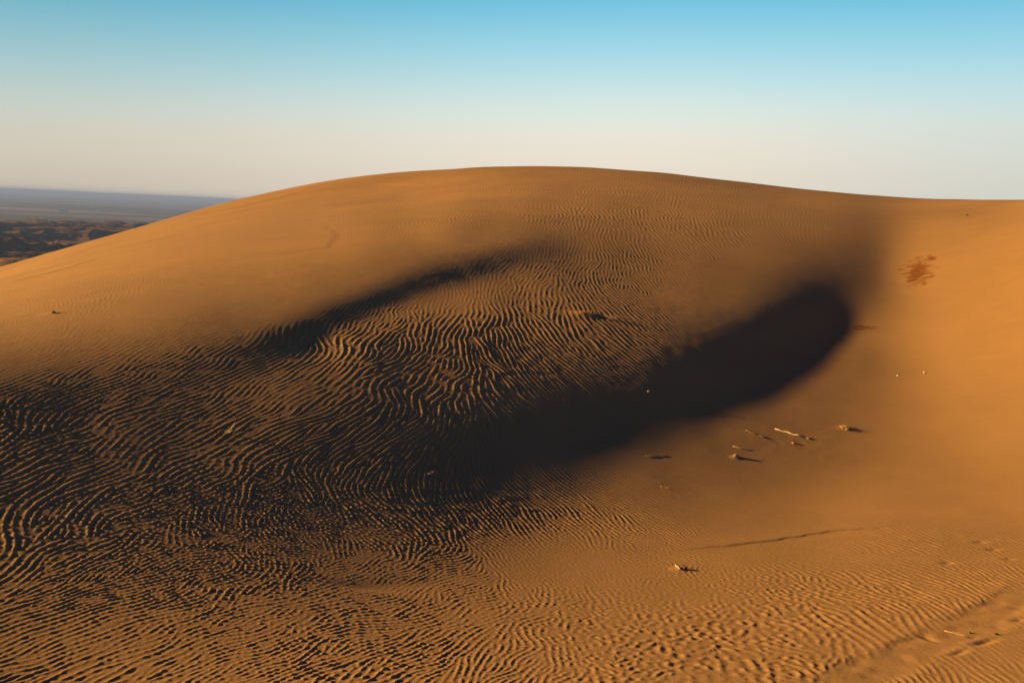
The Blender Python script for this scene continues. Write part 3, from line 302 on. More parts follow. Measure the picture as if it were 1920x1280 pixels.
# wind-cut steps and crest lines: polylines (x, y) with width, height
STEPS = [([(1.221, 7.716), (1.999, 7.973), (2.759, 8.318), (3.099, 8.388), (3.516, 8.288)], 0.018, 0.007), ([(-9.84, 19.156), (-9.064, 19.699), (-8.864, 21.791)], 0.12, 0.02), ([(-12.285, 36.363), (-10.337, 36.257), (-8.161, 37.632), (-5.328, 37.129), (-2.042, 34.239)], 0.18, 0.028), ([(-4.662, 23.878), (-3.542, 19.49), (-3.198, 17.375), (-4.225, 17.068), (-5.27, 16.937)], 0.1, -0.008)]
# hollows and little mounds: x, y, radius along x, radius along y, height, turn
BUMPS = [(2.634, 5.877, 0.025, 0.05, -0.012, 0.5), (2.927, 5.79, 0.1, 0.03, -0.016, 0.5), (3.32, 6.157, 0.05, 0.03, -0.012, 0.4), (2.71, 5.632, 0.07, 0.025, -0.01, 0.6), (1.347, 7.317, 0.06, 0.05, 0.012, 0), (3.942, 11.497, 0.1, 0.08, 0.012, 0), (1.008, 14.269, 0.18, 0.14, 0.03, 0), (1.265, 14.334, 0.12, 0.1, -0.025, 0), (2.405, 10.321, 0.05, 0.05, 0.012, 0), (3.877, 7.915, 0.05, 0.03, -0.01, 0), (3.885, 7.713, 0.05, 0.025, -0.01, 0), (3.889, 7.462, 0.04, 0.025, -0.008, 0), (3.386, 7.389, 0.04, 0.025, -0.01, 0), (-0.803, 6.642, 0.35, 0.1, -0.01, 0.3), (-9.231, 25.715, 0.18, 0.12, -0.008, 0), (-8.003, 22.697, 0.18, 0.12, -0.008, 0), (-5.583, 12.12, 0.1, 0.1, 0.012, 0), (-5.777, 11.983, 0.15, 0.1, -0.008, 0), (-0.901, 6.559, 0.25, 0.05, -0.008, 0)]
# smooth strips pressed by feet and wheels: polylines with half width and depth
PATHS = [([(1.797, 5.108), (2.302, 5.542), (2.879, 6.015), (3.846, 6.85)], 0.15, 0.004)]

def seg_dist(X, Y, pl):
    """signed distance to a polyline, and position along it 0..1"""
    best = np.full(X.shape, 1e9); sgn = np.zeros(X.shape); tt = np.zeros(X.shape)
    n = len(pl)-1
    for k in range(n):
        ax, ay = pl[k]; bx, by = pl[k+1]; dx, dy = bx-ax, by-ay; L2 = dx*dx+dy*dy
        t = np.clip(((X-ax)*dx+(Y-ay)*dy)/L2, 0, 1)
        ex = X-ax-t*dx; ey = Y-ay-t*dy; d = np.hypot(ex, ey)
        m = d < best
        best = np.where(m, d, best); sgn = np.where(m, np.sign(dx*ey-dy*ex), sgn); tt = np.where(m, (k+t)/n, tt)
    return best*sgn, tt

def local(X, Y, cx, cy, rad):
    th = math.atan2(cx, cy); r = math.hypot(cx, cy); a = rad/r
    i0, i1 = np.searchsorted(th_d, [th-a, th+a]); j0, j1 = np.searchsorted(lr_d, [math.log(max(r-rad, .5)), math.log(r+rad)])
    return slice(i0, i1), slice(j0, j1)

RIP = ripple_field()
TGX = np.exp(lr_d)[None]*np.sin(th_d)[:, None]; TGY = np.exp(lr_d)[None]*np.cos(th_d)[:, None]
FINE = relief(TGX, TGY)
for pl, hw, dep in PATHS:
    cx = sum(p[0] for p in pl)/len(pl); cy = sum(p[1] for p in pl)/len(pl)
    rad = max(math.hypot(p[0]-cx, p[1]-cy) for p in pl)+.5
    s = local(TGX, TGY, cx, cy, rad)
    d, t = seg_dist(TGX[s], TGY[s], pl)
    d = d+.035*vnoise(TGX[s]/.25, TGY[s]/.25, 21)+.015*vnoise(TGX[s]/.07, TGY[s]/.07, 22)
    e = smooth(0, .08, t)*smooth(1, .92, t)
    k = smooth(hw+.05, hw-.05, np.abs(d))*e
    RIP[s] *= 1-.85*k
    FINE[s] += -dep*k+.5*dep*np.exp(-((np.abs(d)-hw-.06)/.05)**2)*e+.004*k*vnoise(TGX[s]/.09, TGY[s]/.09, 23)
for pl, wd, ht in STEPS:
    cx = sum(p[0] for p in pl)/len(pl); cy = sum(p[1] for p in pl)/len(pl)
    rad = max(math.hypot(p[0]-cx, p[1]-cy) for p in pl)+2
    s = local(TGX, TGY, cx, cy, rad)
    d, t = seg_dist(TGX[s], TGY[s], pl)
    d = d+wd*.8*vnoise(TGX[s]/(wd*6), TGY[s]/(wd*6), 9)
    e = smooth(0, .25, t)*smooth(1, .75, t)
    FINE[s] += ht*e*(smooth(-wd, wd, d)-.5)*np.exp(-(d/(wd*7))**2)
for cx, cy, rx, ry, ht, rot in BUMPS:
    s = local(TGX, TGY, cx, cy, 3*max(rx, ry))
    dx, dy = TGX[s]-cx, TGY[s]-cy
    a = (dx*math.cos(rot)+dy*math.sin(rot))/rx; b = (-dx*math.sin(rot)+dy*math.cos(rot))/ry
    g = np.exp(-(a*a+b*b))
    FINE[s] += ht*g
    RIP[s] *= 1-.6*g
print('ripples', round(time.time()-T0, 1))

def build_dune():
    n_out = 70
    th = np.concatenate([np.linspace(-PI, -TW-.02, n_out, endpoint=False), np.linspace(-TW-.02, -TW, 3, endpoint=False), th_d,
                         np.linspace(th_d[-1]+.02, PI-.04, n_out)])
    lr = np.concatenate([np.log(np.array([.15, .5, 1, 1.5, 2, 2.4, 2.8, 3.1, 3.4, 3.8])), lr_d, np.log(np.concatenate([np.linspace(47.2, 64, 60), np.linspace(66, 190, 30)]))])
    r = np.exp(lr)
    Z = macro_grid(th, r)
    ia = n_out+3; ja = 10
    ed = smooth(0, .06, th_d-th_d[0])*smooth(0, .06, th_d[-1]-th_d)
    er = smooth(0, .08, lr_d-lr_d[0])*smooth(0, .12, lr_d[-1]-lr_d)
    Z[ia:ia+nA, ja:ja+nB] += (RIP+FINE)*ed[:, None]*er[None]
    P = np.stack([r[None]*np.sin(th)[:, None], r[None]*np.cos(th)[:, None], Z+CAM_H], -1)
    me = grid_mesh('dune', P[:, ::-1], closed=True)
    return me

def surf(x, y):
    """height of the finished sand surface (world)"""
    th = math.atan2(x, y); lr = math.log(math.hypot(x, y))
    z = float(macro_at(x, y)[0])
    i = int(round((th-th_d[0])/D)); j = int(round((lr-lr_d[0])/D))
    if 0 <= i < nA and 0 <= j < nB: z += RIP[i, j]+FINE[i, j]
    return z+CAM_H

# ------------------------------------------------------------------ materials
class NT_:
    def __init__(s, name):
        s.m = bpy.data.materials.new(name); s.m.use_nodes = True
        s.t = s.m.node_tree; s.b = s.t.nodes['Principled BSDF']
    def n(s, typ, **kw):
        nd = s.t.nodes.new(typ)
        for k, v in kw.items():
            if k in nd.inputs.keys(): nd.inputs[k].default_value = v
            else: setattr(nd, k, v)
        return nd
    def l(s, a, b): s.t.links.new(a, b)
    def noise(s, vec, scale, detail=4, rough=.55):
        nd = s.n('ShaderNodeTexNoise'); nd.inputs['Scale'].default_value = scale
        nd.inputs['Detail'].default_value = detail; nd.inputs['Roughness'].default_value = rough
        s.l(vec, nd.inputs['Vector']); return nd.outputs['Fac']
    def ramp(s, fac, stops):
        nd = s.n('ShaderNodeValToRGB'); cr = nd.color_ramp
        while len(cr.elements) > 1: cr.elements.remove(cr.elements[-1])
        cr.elements[0].position = stops[0][0]; cr.elements[0].color = (*stops[0][1], 1)
        for p, c in stops[1:]:
            e = cr.elements.new(p); e.color = (*c, 1)
        s.l(fac, nd.inputs['Fac']); return nd.outputs['Color']
    def mix(s, fac, a, b, blend='MIX'):
        nd = s.n('ShaderNodeMix', data_type='RGBA', blend_type=blend)
        for v, k in ((fac, 0), (a, 6), (b, 7)):
            if hasattr(v, 'is_linked'): s.l(v, nd.inputs[k])
            else: nd.inputs[k].default_value = v if k == 0 else (*v, 1)
        return nd.outputs[2]
    def math(s, op, a, b=None):
        nd = s.n('ShaderNodeMath', operation=op)
        for v, k in ((a, 0), (b, 1)):
            if v is None: continue
            if hasattr(v, 'is_linked'): s.l(v, nd.inputs[k])
            else: nd.inputs[k].default_value = v
        return nd.outputs[0]

def sand_material():
    M = NT_('sand')
    geo = M.n('ShaderNodeNewGeometry').outputs['Position']
    n1 = M.noise(geo, .35, 4); n2 = M.noise(geo, 3.0, 4); n3 = M.noise(geo, 160.0, 3, .7)
    c = M.ramp(n1, [(.3, (.27,.165,.076)), (.7, (.336,.20,.089))])
    c = M.mix(.55, c, M.ramp(n2, [(.3, (.465, .465, .465)), (.7, (.535, .535, .535))]), 'OVERLAY')
    c = M.mix(.5, c, M.ramp(n3, [(.28, (.30, .30, .31)), (.5, (.5, .5, .5)), (.75, (.68, .68, .66))]), 'OVERLAY')
    # damp scuffed sand: patches with a shape of their own
    for (x, y, z, rx, ry, rot) in [(7.605, 19.08, 0.985, 0.25, 0.85, -0.35), (8.163, 19.839, 1.239, 0.07, 0.22, -0.3), (5.601, 15.962, 0.181, 0.22, 0.12, 0.2)]:
        mp = M.n('ShaderNodeMapping', vector_type='TEXTURE')
        mp.inputs['Location'].default_value = (x, y, z)
        mp.inputs['Rotation'].default_value = (0, 0, rot)
        mp.inputs['Scale'].default_value = (rx, ry, 1.0)
        M.l(geo, mp.inputs['Vector'])
        sp = M.n('ShaderNodeSeparateXYZ'); M.l(mp.outputs[0], sp.inputs[0])
        d = M.math('SQRT', M.math('ADD', M.math('MULTIPLY', sp.outputs[0], sp.outputs[0]), M.math('MULTIPLY', sp.outputs[1], sp.outputs[1])))
        st = M.n('ShaderNodeMapping'); st.inputs['Rotation'].default_value = (0, 0, -rot); st.inputs['Scale'].default_value = (3.2, 11, 5)
        M.l(geo, st.inputs['Vector'])
        nn = M.noise(st.outputs[0], 1.4, 3, .6)
        k = M.math('SUBTRACT', M.math('ADD', 1.0, M.math('MULTIPLY', M.math('SUBTRACT', nn, .5), 4.2)), d)
        mr = M.n('ShaderNodeMapRange'); M.l(k, mr.inputs[0]); mr.inputs[1].default_value = -.05; mr.inputs[2].default_value = .45
        mr.inputs[3].default_value = 0; mr.inputs[4].default_value = .9
        c = M.mix(mr.outputs[0], c, (.17, .058, .008))
    M.l(c, M.b.inputs['Base Color'])
    M.b.inputs['Roughness'].default_value = .95
    M.b.inputs['Specular IOR Level'].default_value = .08
    bp = M.n('ShaderNodeBump'); bp.inputs['Strength'].default_value = .5; bp.inputs['Distance'].default_value = .006
    M.l(M.noise(geo, 45.0, 5, .75), bp.inputs['Height']); M.l(bp.outputs[0], M.b.inputs['Normal'])
    return M.m

def plain_material():
    M = NT_('desert_soil')
    geo = M.n('ShaderNodeNewGeometry').outputs['Position']
    ln = M.n('ShaderNodeVectorMath', operation='LENGTH'); M.l(geo, ln.inputs[0])
    near = M.ramp(M.noise(geo, .05, 5), [(.35, (.075, .044, .024)), (.58, (.17, .092, .042)), (.7, (.34, .185, .075))])
    spk = M.ramp(M.noise(geo, .45, 3, .6), [(.46, (.5, .5, .5)), (.62, (.22, .22, .2))])
    near = M.mix(.8, near, spk, 'OVERLAY')
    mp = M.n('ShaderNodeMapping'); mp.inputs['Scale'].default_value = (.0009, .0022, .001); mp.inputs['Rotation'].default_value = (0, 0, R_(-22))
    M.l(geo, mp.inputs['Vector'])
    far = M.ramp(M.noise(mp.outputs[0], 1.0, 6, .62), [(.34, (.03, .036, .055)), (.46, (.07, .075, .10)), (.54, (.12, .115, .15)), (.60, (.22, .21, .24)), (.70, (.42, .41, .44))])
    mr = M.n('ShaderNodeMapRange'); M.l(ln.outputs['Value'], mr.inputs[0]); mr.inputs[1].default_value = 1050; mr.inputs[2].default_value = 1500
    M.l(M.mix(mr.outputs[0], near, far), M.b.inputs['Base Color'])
    M.b.inputs['Roughness'].default_value = 1.0; M.b.inputs['Specular IOR Level'].default_value = .05
    return M.m

def simple_mat(name, a, b, scale, rough=.85, bump=0.0):
    M = NT_(name)
    tc = M.n('ShaderNodeTexCoord').outputs['Object']
    M.l(M.ramp(M.noise(tc, scale, 5, .6), [(.3, a), (.7, b)]), M.b.inputs['Base Color'])
    M.b.inputs['Roughness'].default_value = rough; M.b.inputs['Specular IOR Level'].default_value = .2
    if bump:
        bp = M.n('ShaderNodeBump'); bp.inputs['Strength'].default_value = .6; bp.inputs['Distance'].default_value = bump
        M.l(M.noise(tc, scale*2, 5, .65), bp.inputs['Height']); M.l(bp.outputs[0], M.b.inputs['Normal'])
    return M.m

SAND = sand_material()
dune = link('dune', build_dune(), SAND); tag(dune, kind='structure')
print('dune', len(dune.data.vertices), round(time.time()-T0, 1))

# ------------------------------------------------------------------ the plain far below
PLAIN_Z = -44.0
def plain_h(X, Y):
    r = np.hypot(X, Y)
    # low hummocky sand country between about 250 m and 1.1 km, ending in a terrace edge
    u = X*.86+Y*.5; v = -X*.5+Y*.86                     # v runs away from the eye towards the hills at the left
    wx = 25*vnoise(X/140, Y/140, 31); 
    n = 1-np.abs(vnoise((u+wx)/150, (v+wx)/62, 32)); n2 = 1-np.abs(vnoise(u/60, (v+.5*wx)/30, 33))
    hm = 8*n*n+3*n2+.8*vnoise(X/9, Y/9, 34)+.4*vnoise(X/4, Y/4, 35)
    edge = 1120+90*vnoise(X/260, Y/260, 36)+25*vnoise(X/60, Y/60, 37)
    k = smooth(edge+55, edge-10, r)
    zz = PLAIN_Z + hm*k + 9*k
    zz += (1-k)*(1.5*vnoise(X/700, Y/700, 38))
    return zz
tp = np.concatenate([np.linspace(-PI, R_(-34), 60, endpoint=False), np.linspace(R_(-34), R_(-12), 620, endpoint=False), np.linspace(R_(-12), PI-.05, 90)])
rp = np.concatenate([np.exp(np.linspace(math.log(60), math.log(1400), 420)), np.exp(np.linspace(math.log(1430), math.log(60000), 90))])
PX = rp[None]*np.sin(tp)[:, None]; PY = rp[None]*np.cos(tp)[:, None]
PZ = plain_h(PX, PY)
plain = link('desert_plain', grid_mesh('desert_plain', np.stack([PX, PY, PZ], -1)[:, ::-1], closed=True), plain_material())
tag(plain, kind='structure')

# ------------------------------------------------------------------ small things lying on the sand
WOOD = simple_mat('bleached_wood', (.34, .25, .15), (.55, .44, .29), 60, bump=.002)
STRAW = simple_mat('dry_straw', (.36, .24, .09), (.52, .38, .17), 80)
BROWN = simple_mat('weathered_twig', (.10, .065, .04), (.24, .15, .09), 70, bump=.002)
RUST = simple_mat('dead_stems', (.30, .13, .045), (.52, .25, .09), 50)
STONE = simple_mat('red_brown_stone', (.20, .11, .075), (.36, .21, .14), 40, bump=.003)
DARKSTONE = simple_mat('dark_stone', (.05, .04, .035), (.12, .09, .07), 50, bump=.003)
PALESTONE = simple_mat('pale_stone', (.50, .42, .30), (.66, .58, .45), 40, bump=.002)
rnd = random.Random(5)

def tube(bm, pts, rads, sides=7, seed=0):
    """closed tapered tube along points"""
    rr = random.Random(seed); rings = []
    for k, p in enumerate(pts):
        a = Vector(pts[min(k+1, len(pts)-1)])-Vector(pts[max(k-1, 0)]); a.normalize()
        e = a.orthogonal().normalized(); f = a.cross(e)
        ring = []
        for s in range(sides):
            t = 2*PI*s/sides; q = rads[k]*(1+.18*rr.uniform(-1, 1))
            ring.append(bm.verts.new(Vector(p)+e*math.cos(t)*q+f*math.sin(t)*q))
        rings.append(ring)
    for k in range(len(rings)-1):
        for s in range(sides):
            bm.faces.new((rings[k][s], rings[k][(s+1) % sides], rings[k+1][(s+1) % sides], rings[k+1][s]))
    bm.faces.new(rings[0][::-1]); bm.faces.new(rings[-1])

def bent(p0, p1, n, wob, seed):
    rr = random.Random(seed); p0 = Vector(p0); p1 = Vector(p1); L = (p1-p0).length
    return [p0.lerp(p1, k/n)+(Vector((rr.uniform(-1, 1), rr.uniform(-1, 1), rr.uniform(-.5, .5)))*wob*L if 0 < k < n else Vector()) for k in range(n+1)]

def on(p, h=0.0): return Vector((p[0], p[1], surf(*p)+h))

def lying(name, a, b, r0, r1, mat, label, cat, seed, lift=(.006, .006), forks=(), wob=.035, group=None):
    """a stick lying on the sand between two spots, with optional side twigs (where along it, sideways reach, upward reach)"""
    A = on(a, lift[0]); B = on(b, lift[1]); o = A.copy(); bm = bmesh.new()
    pts = [p-o for p in bent(A, B, 7, wob, seed)]
    tube(bm, pts, [r0+(r1-r0)*k/7 for k in range(8)], seed=seed)
    d = (B-A); L = d.length; side = Vector((-d.y, d.x, 0)).normalized()
    for t, sx, uz in forks:
        s = pts[int(t*7)]; e = s+d*.22+side*sx*L+Vector((0, 0, uz*L))
        tube(bm, bent(s, e, 3, .05, seed+3), [r0*.7, r0*.55, r0*.45, r0*.3], seed=seed+1)
    ob = from_bm(name, bm, mat); ob.location = o
    return tag(ob, label, cat, group)

def pebble(name, p, size, mat, label, seed, flat=.6, cat='stone', group=None, sink=.25):
    bm = bmesh.new(); bmesh.ops.create_icosphere(bm, subdivisions=3, radius=1.0)
    rr = random.Random(seed); ph = [Vector((rr.uniform(-1, 1), rr.uniform(-1, 1), rr.uniform(-1, 1))).normalized() for _ in range(9)]
    for v in bm.verts:
        n = v.co.normalized(); k = 1.0
        for i, q in enumerate(ph): k -= .16*max(0, n.dot(q)-.62)*(2.2 if i % 2 else 1.2)
        v.co = n*k
        v.co = Vector((v.co.x*size[0], v.co.y*size[1], v.co.z*size[0]*flat))
    ob = from_bm(name, bm, mat); ob.location = on(p, size[0]*flat*(1-2*sink)); ob.rotation_euler = (0, 0, rr.uniform(0, 6))
    return tag(ob, label, cat, group)

# the forked stick standing up out of the dark ripples
base = on((-2.496, 8.758), -.01); bm = bmesh.new()
tip = Vector((.075, .02, .115))
tube(bm, bent((-.02, 0, 0), (.035, .01, .05), 3, .06, 2), [.008, .0085, .008, .007], seed=2)
tube(bm, bent((.035, .01, .05), tip, 4, .07, 3), [.007, .006, .006, .0045, .002], seed=3)
tube(bm, bent((.015, 0, .018), (.062, -.01, .05), 3, .05, 4), [.006, .005, .004, .002], seed=4)
st = from_bm('forked_stick', bm, WOOD); st.location = base
tag(st, 'short bleached forked stick standing up out of the dark rippled sand', 'stick')

lying('wood_chip', (-0.688, 8.696), (-0.637, 8.762), .005, .004, WOOD, 'small pale wood chip lying in the dark middle of the shaded hollow', 'wood chip', 11, lift=(.008, .014))
pebble('pebble', (1.644, 11.747), (.015, .012), PALESTONE, 'tiny white pebble shining alone inside the black shadow', 12, sink=.05, flat=.9)
lying('grey_twig', (1.415, 10.04), (1.562, 10.157), .004, .003, WOOD, 'thin grey twig near the lower edge of the black shadow', 'twig', 13, lift=(.006, .01))
lying('dry_straw', (1.473, 9.316), (1.57, 9.281), .004, .003, STRAW, 'short pale straw on the fine ripples just below the black shadow', 'straw', 14, lift=(.008, .008))
lying('bleached_branch', (3.053, 11.302), (3.301, 11.102), .007, .011, WOOD, 'long bleached branch lying half buried in smooth sand beside the black shadow', 'branch', 15, lift=(.002, .016), forks=((.3, .12, .03), (.55, -.10, .02)), wob=.03)
lying('branch_stub', (3.333, 11.109), (3.382, 11.071), .009, .006, WOOD, 'short pale broken stub lying off the right end of the bleached branch', 'stick', 16, lift=(.01, .006))
pebble('stone', (3.163, 10.899), (.026, .020), STONE, 'small reddish stone just below the long bleached branch', 17, flat=.6, sink=.38)
lying('dark_twig', (2.687, 11.168), (2.85, 10.978), .004, .005, BROWN, 'thin dark twig to the left of the long bleached branch', 'twig', 18, lift=(.004, .008), forks=((.5, .15, .03),))
lying('brown_twig', (2.43, 10.614), (2.537, 10.569), .006, .004, STRAW, 'low yellowish twig just above the brown stone, throwing a dark streak', 'twig', 19, lift=(.01, .012), forks=((.3, .3, .12), (.6, .35, .10)))
pebble('stone', (2.408, 10.336), (.032, .026), STONE, 'brown stone with a dark shadow, below the yellowish twig', 20, flat=.7, sink=.42)

def tuft(p, n, h, spread, mat, name, label, cat, seed, thick=.0032):
    rr = random.Random(seed); bm = bmesh.new()
    for k in range(n):
        a = rr.uniform(0, 2*PI); lean = rr.uniform(.1, 1.25); L = h*rr.uniform(.55, 1.1)
        b = Vector((rr.gauss(0, spread*.25), rr.gauss(0, spread*.25), -.01))
        d = Vector((math.cos(a)*math.sin(lean), math.sin(a)*math.sin(lean), math.cos(lean)))
        pts = [b, b+d*L*.4, b+d*L*.75+Vector((0, 0, -.06*L)), b+d*L+Vector((math.cos(a), math.sin(a), -1))*.16*L]
        tube(bm, pts, [thick, thick*.9, thick*.6, thick*.2], sides=4, seed=seed+k)
    o = from_bm(name, bm, mat); o.location = on(p)
    return tag(o, label, cat)
tuft((3.904, 11.474), 52, .062, .075, STRAW, 'grass_tuft', 'small dry yellow grass tuft with a dark shadow on the smooth orange slope', 'grass tuft', 31)
tuft((1.032, 14.279), 26, .10, .26, RUST, 'dead_plant', 'low rusty dead plant on a little mound among the long ripples', 'dead plant', 32, thick=.004)

lying('pale_twig', (1.317, 7.353), (1.341, 7.28), .006, .004, WOOD, 'pale stubby twig on the sunlit ripples at the bottom centre', 'twig', 33, lift=(.014, .008), forks=((.2, .9, .12),))
pebble('stone', (1.382, 7.305), (.018, .014), DARKSTONE, 'dark grey stone touching the pale stubby twig', 34, flat=.8)
lying('long_straw', (2.766, 5.974), (2.858, 5.872), .0026, .002, STRAW, 'long thin straight straw on the trodden strip at the bottom right', 'straw', 35, lift=(.012, .012), wob=.008)
pebble('stone', (2.91, 5.945), (.012, .009), DARKSTONE, 'small dark stone at the right end of the long straight straw', 36)
pebble('clod', (3.051, 5.903), (.014, .011), DARKSTONE, 'dark clod farther up the trodden strip, right of the long straw', 37, cat='clod')
pebble('stone', (-5.56, 12.071), (.03, .025), STONE, 'brown stone on the sunlit left flank near the edge of the picture', 38)
pebble('stone', (10.506, 23.776), (.035, .03), DARKSTONE, 'tiny dark stone high on the dune just under the right crest', 39)
pebble('pebble', (5.276, 13.568), (.016, .013), PALESTONE, 'pale pebble half sunk in the smooth orange slope, left one of two', 40, sink=.35)
pebble('pebble', (5.643, 13.588), (.02, .016), PALESTONE, 'pale pebble half sunk in the smooth orange slope, right one of two', 41, sink=.35)

# ------------------------------------------------------------------ far things on the plain
LEAF = simple_mat('grey_green_leaves', (.2, .2, .13), (.38, .36, .25), 3)
DRYLEAF = simple_mat('dark_leaves', (.05, .045, .03), (.10, .085, .05), 3)
WHITEWASH = simple_mat('whitewashed_wall', (.74, .73, .70), (.82, .81, .78), 1)
PANE = simple_mat('dark_window', (.03, .035, .04), (.06, .06, .07), 1, rough=.3)
ROOFC = simple_mat('grey_roof', (.45, .44, .43), (.58, .57, .55), 1)

def shrub_mesh(name, mat, seed):
    rr = random.Random(seed); bm = bmesh.new()
    for k in range(9):
        a = rr.uniform(0, 2*PI); e = Vector((math.cos(a)*rr.uniform(.3, .8), math.sin(a)*rr.uniform(.3, .8), rr.uniform(.4, .85)))
        tube(bm, bent((0, 0, -.1), e, 3, .08, seed+k), [.05, .035, .025, .01], sides=4, seed=k)
    lobes = [(rr.uniform(-.6, .6), rr.uniform(-.6, .6), rr.uniform(.25, .6), rr.uniform(.3, .55)) for _ in range(6)]
    for k in range(420):
        cx, cy, cz, R = rr.choice(lobes)
        n = Vector((rr.gauss(0, 1), rr.gauss(0, 1), rr.gauss(0, .8))).normalized(); c = Vector((cx, cy, cz))+n*R*rr.uniform(.5, 1.05)
        if c.z < .02: continue
        u = n.orthogonal().normalized(); u = Matrix.Rotation(rr.uniform(0, 6), 3, n) @ u; w = n.cross(u); w = (w+n*rr.uniform(-.7, .7)).normalized()
        s = rr.uniform(.05, .10)
        bm.faces.new([bm.verts.new(c+u*s), bm.verts.new(c+w*s*.5), bm.verts.new(c-u*s), bm.verts.new(c-w*s*.5)])
    me = bpy.data.meshes.new(name); bm.to_mesh(me); bm.free(); me.materials.append(mat)
    return me
pale = [shrub_mesh('pale_shrub', LEAF, s) for s in (1, 2, 3)]
dark = [shrub_mesh('dark_shrub', DRYLEAF, s) for s in (4, 5)]
def ground_z(x, y): return float(plain_h(np.array([x]), np.array([y]))[0])
for k, (x, y, s) in enumerate([(-323.5, 718.8, 1.67), (-316.9, 719.4, 1.46), (-329.7, 706.6, 1.66), (-326.5, 708.6, 1.24), (-337.1, 696.4, 1.64), (-330.1, 701.1, 1.85), (-318.4, 708.1, 1.85), (-317.4, 715.2, 1.66), (-264.9, 518.7, 1.85), (-255.5, 519.7, 1.84), (-257.3, 516.0, 1.53), (-248.3, 532.7, 1.25), (-263.6, 572.6, 1.34), (-242.4, 498.2, 1.47), (-249.1, 495.3, 1.32), (-252.2, 496.1, 1.18), (-347.9, 689.4, 1.43), (-198.6, 403.3, 1.07), (-257.7, 520.9, 1.23), (-278.0, 578.0, 1.19), (-262.9, 577.2, 1.18), (-249.1, 523.6, 1.38), (-309.4, 714.1, 1.24), (-307.2, 722.4, 1.25), (-264.3, 522.0, 1.09), (-341.9, 699.6, 1.03), (-335.7, 705.9, 1.04), (-315.2, 727.8, 1.05), (-305.2, 731.6, 1.05), (-197.1, 393.9, 1.05)]):
    o = bpy.data.objects.new('desert_shrub', pale[k % 3]); COL.objects.link(o)
    o.location = (x, y, ground_z(x, y)-.1); o.scale = (s, s, s*.8); o.rotation_euler = (0, 0, k*1.7)
    tag(o, 'pale grey-green shrub dotted over the dark low dunes left of the big dune', 'shrub', 'pale shrubs on the dark low dunes')
for k, (x, y, s) in enumerate([(-417.2, 825.2, 1.72), (-410.7, 827.9, 1.72), (-417.2, 886.5, 1.56), (-403.5, 891.3, 2.34), (-396.1, 899.3, 2.35), (-383.8, 906.1, 1.57), (-325.3, 789.7, 1.36), (-318.1, 794.6, 1.36), (-405.0, 835.2, 1.23)]):
    o = bpy.data.objects.new('dark_shrub', dark[k % 2]); COL.objects.link(o)
    o.location = (x, y, ground_z(x, y)-.1); o.scale = (s*1.5, s*1.5, s*.8); o.rotation_euler = (0, 0, k*2.3)
    tag(o, 'dark flat shrub on the sunlit far rim of the low dunes', 'shrub', 'dark shrubs on the rim of the low dunes')

def box(bm, x0, x1, y0, y1, z0, z1):
    v = [bm.verts.new((x, y, z)) for x in (x0, x1) for y in (y0, y1) for z in (z0, z1)]
    for f in ((0, 1, 3, 2), (4, 6, 7, 5), (0, 4, 5, 1), (2, 3, 7, 6), (0, 2, 6, 4), (1, 5, 7, 3)): bm.faces.new([v[i] for i in f])

def building(name, x, y, w, d, h, label, nwin, gable=False):
    t = empty(name, (x, y, ground_z(x, y)-.2), -math.atan2(x, y)); tag(t, label, 'building')
    bm = bmesh.new(); box(bm, -w/2, w/2, -d/2, d/2, 0, h); from_bm('wall', bm, WHITEWASH, t, smooth=False)
    bm = bmesh.new()
    if gable:
        vs = [bm.verts.new(p) for p in ((-w/2-.3, -d/2-.3, h), (w/2+.3, -d/2-.3, h), (w/2+.3, d/2+.3, h), (-w/2-.3, d/2+.3, h), (0, -d/2-.3, h+w*.55), (0, d/2+.3, h+w*.55))]
        for f in ((0, 1, 4), (2, 3, 5), (1, 2, 5, 4), (3, 0, 4, 5), (0, 3, 2, 1)): bm.faces.new([vs[i] for i in f])
    else: box(bm, -w/2-.25, w/2+.25, -d/2-.25, d/2+.25, h+.003, h+.5)
    from_bm('roof', bm, WHITEWASH if gable else ROOFC, t, smooth=False)
    bm = bmesh.new(); box(bm, -.4, .4, -d/2-.06, -d/2-.004, 0.05, 1.9); from_bm('door', bm, PANE, t, smooth=False)
    for k in range(nwin):
        cx = (k+.5)/nwin*w-w/2
        if abs(cx) < 1.2: cx += 1.6
        if abs(cx) > w/2-.7: continue
        bm = bmesh.new(); box(bm, cx-.5, cx+.5, -d/2-.05, -d/2-.004, 1.1, 2.2); from_bm('window', bm, PANE, t, smooth=False)
B = [(-1279.1, 2830.2), (-1043.6, 2537.3), (-1095.3, 2434.6), (-413.9, 893.6)]
building('white_building', *B[0], 16, 9, 6.5, 'white block-like building far out on the hazy plain, tallest of the distant ones', 4)
building('white_shed', *B[1], 26, 9, 4.0, 'long low white shed on the hazy plain, right of the white block', 6)
building('white_shed', *B[2], 22, 8, 3.6, 'low white shed on the hazy plain just below the white block', 5)
building('white_hut', *B[3], 1.9, 1.9, 2.5, 'small white pointed hut standing on the far rim of the low dunes', 0, gable=True)


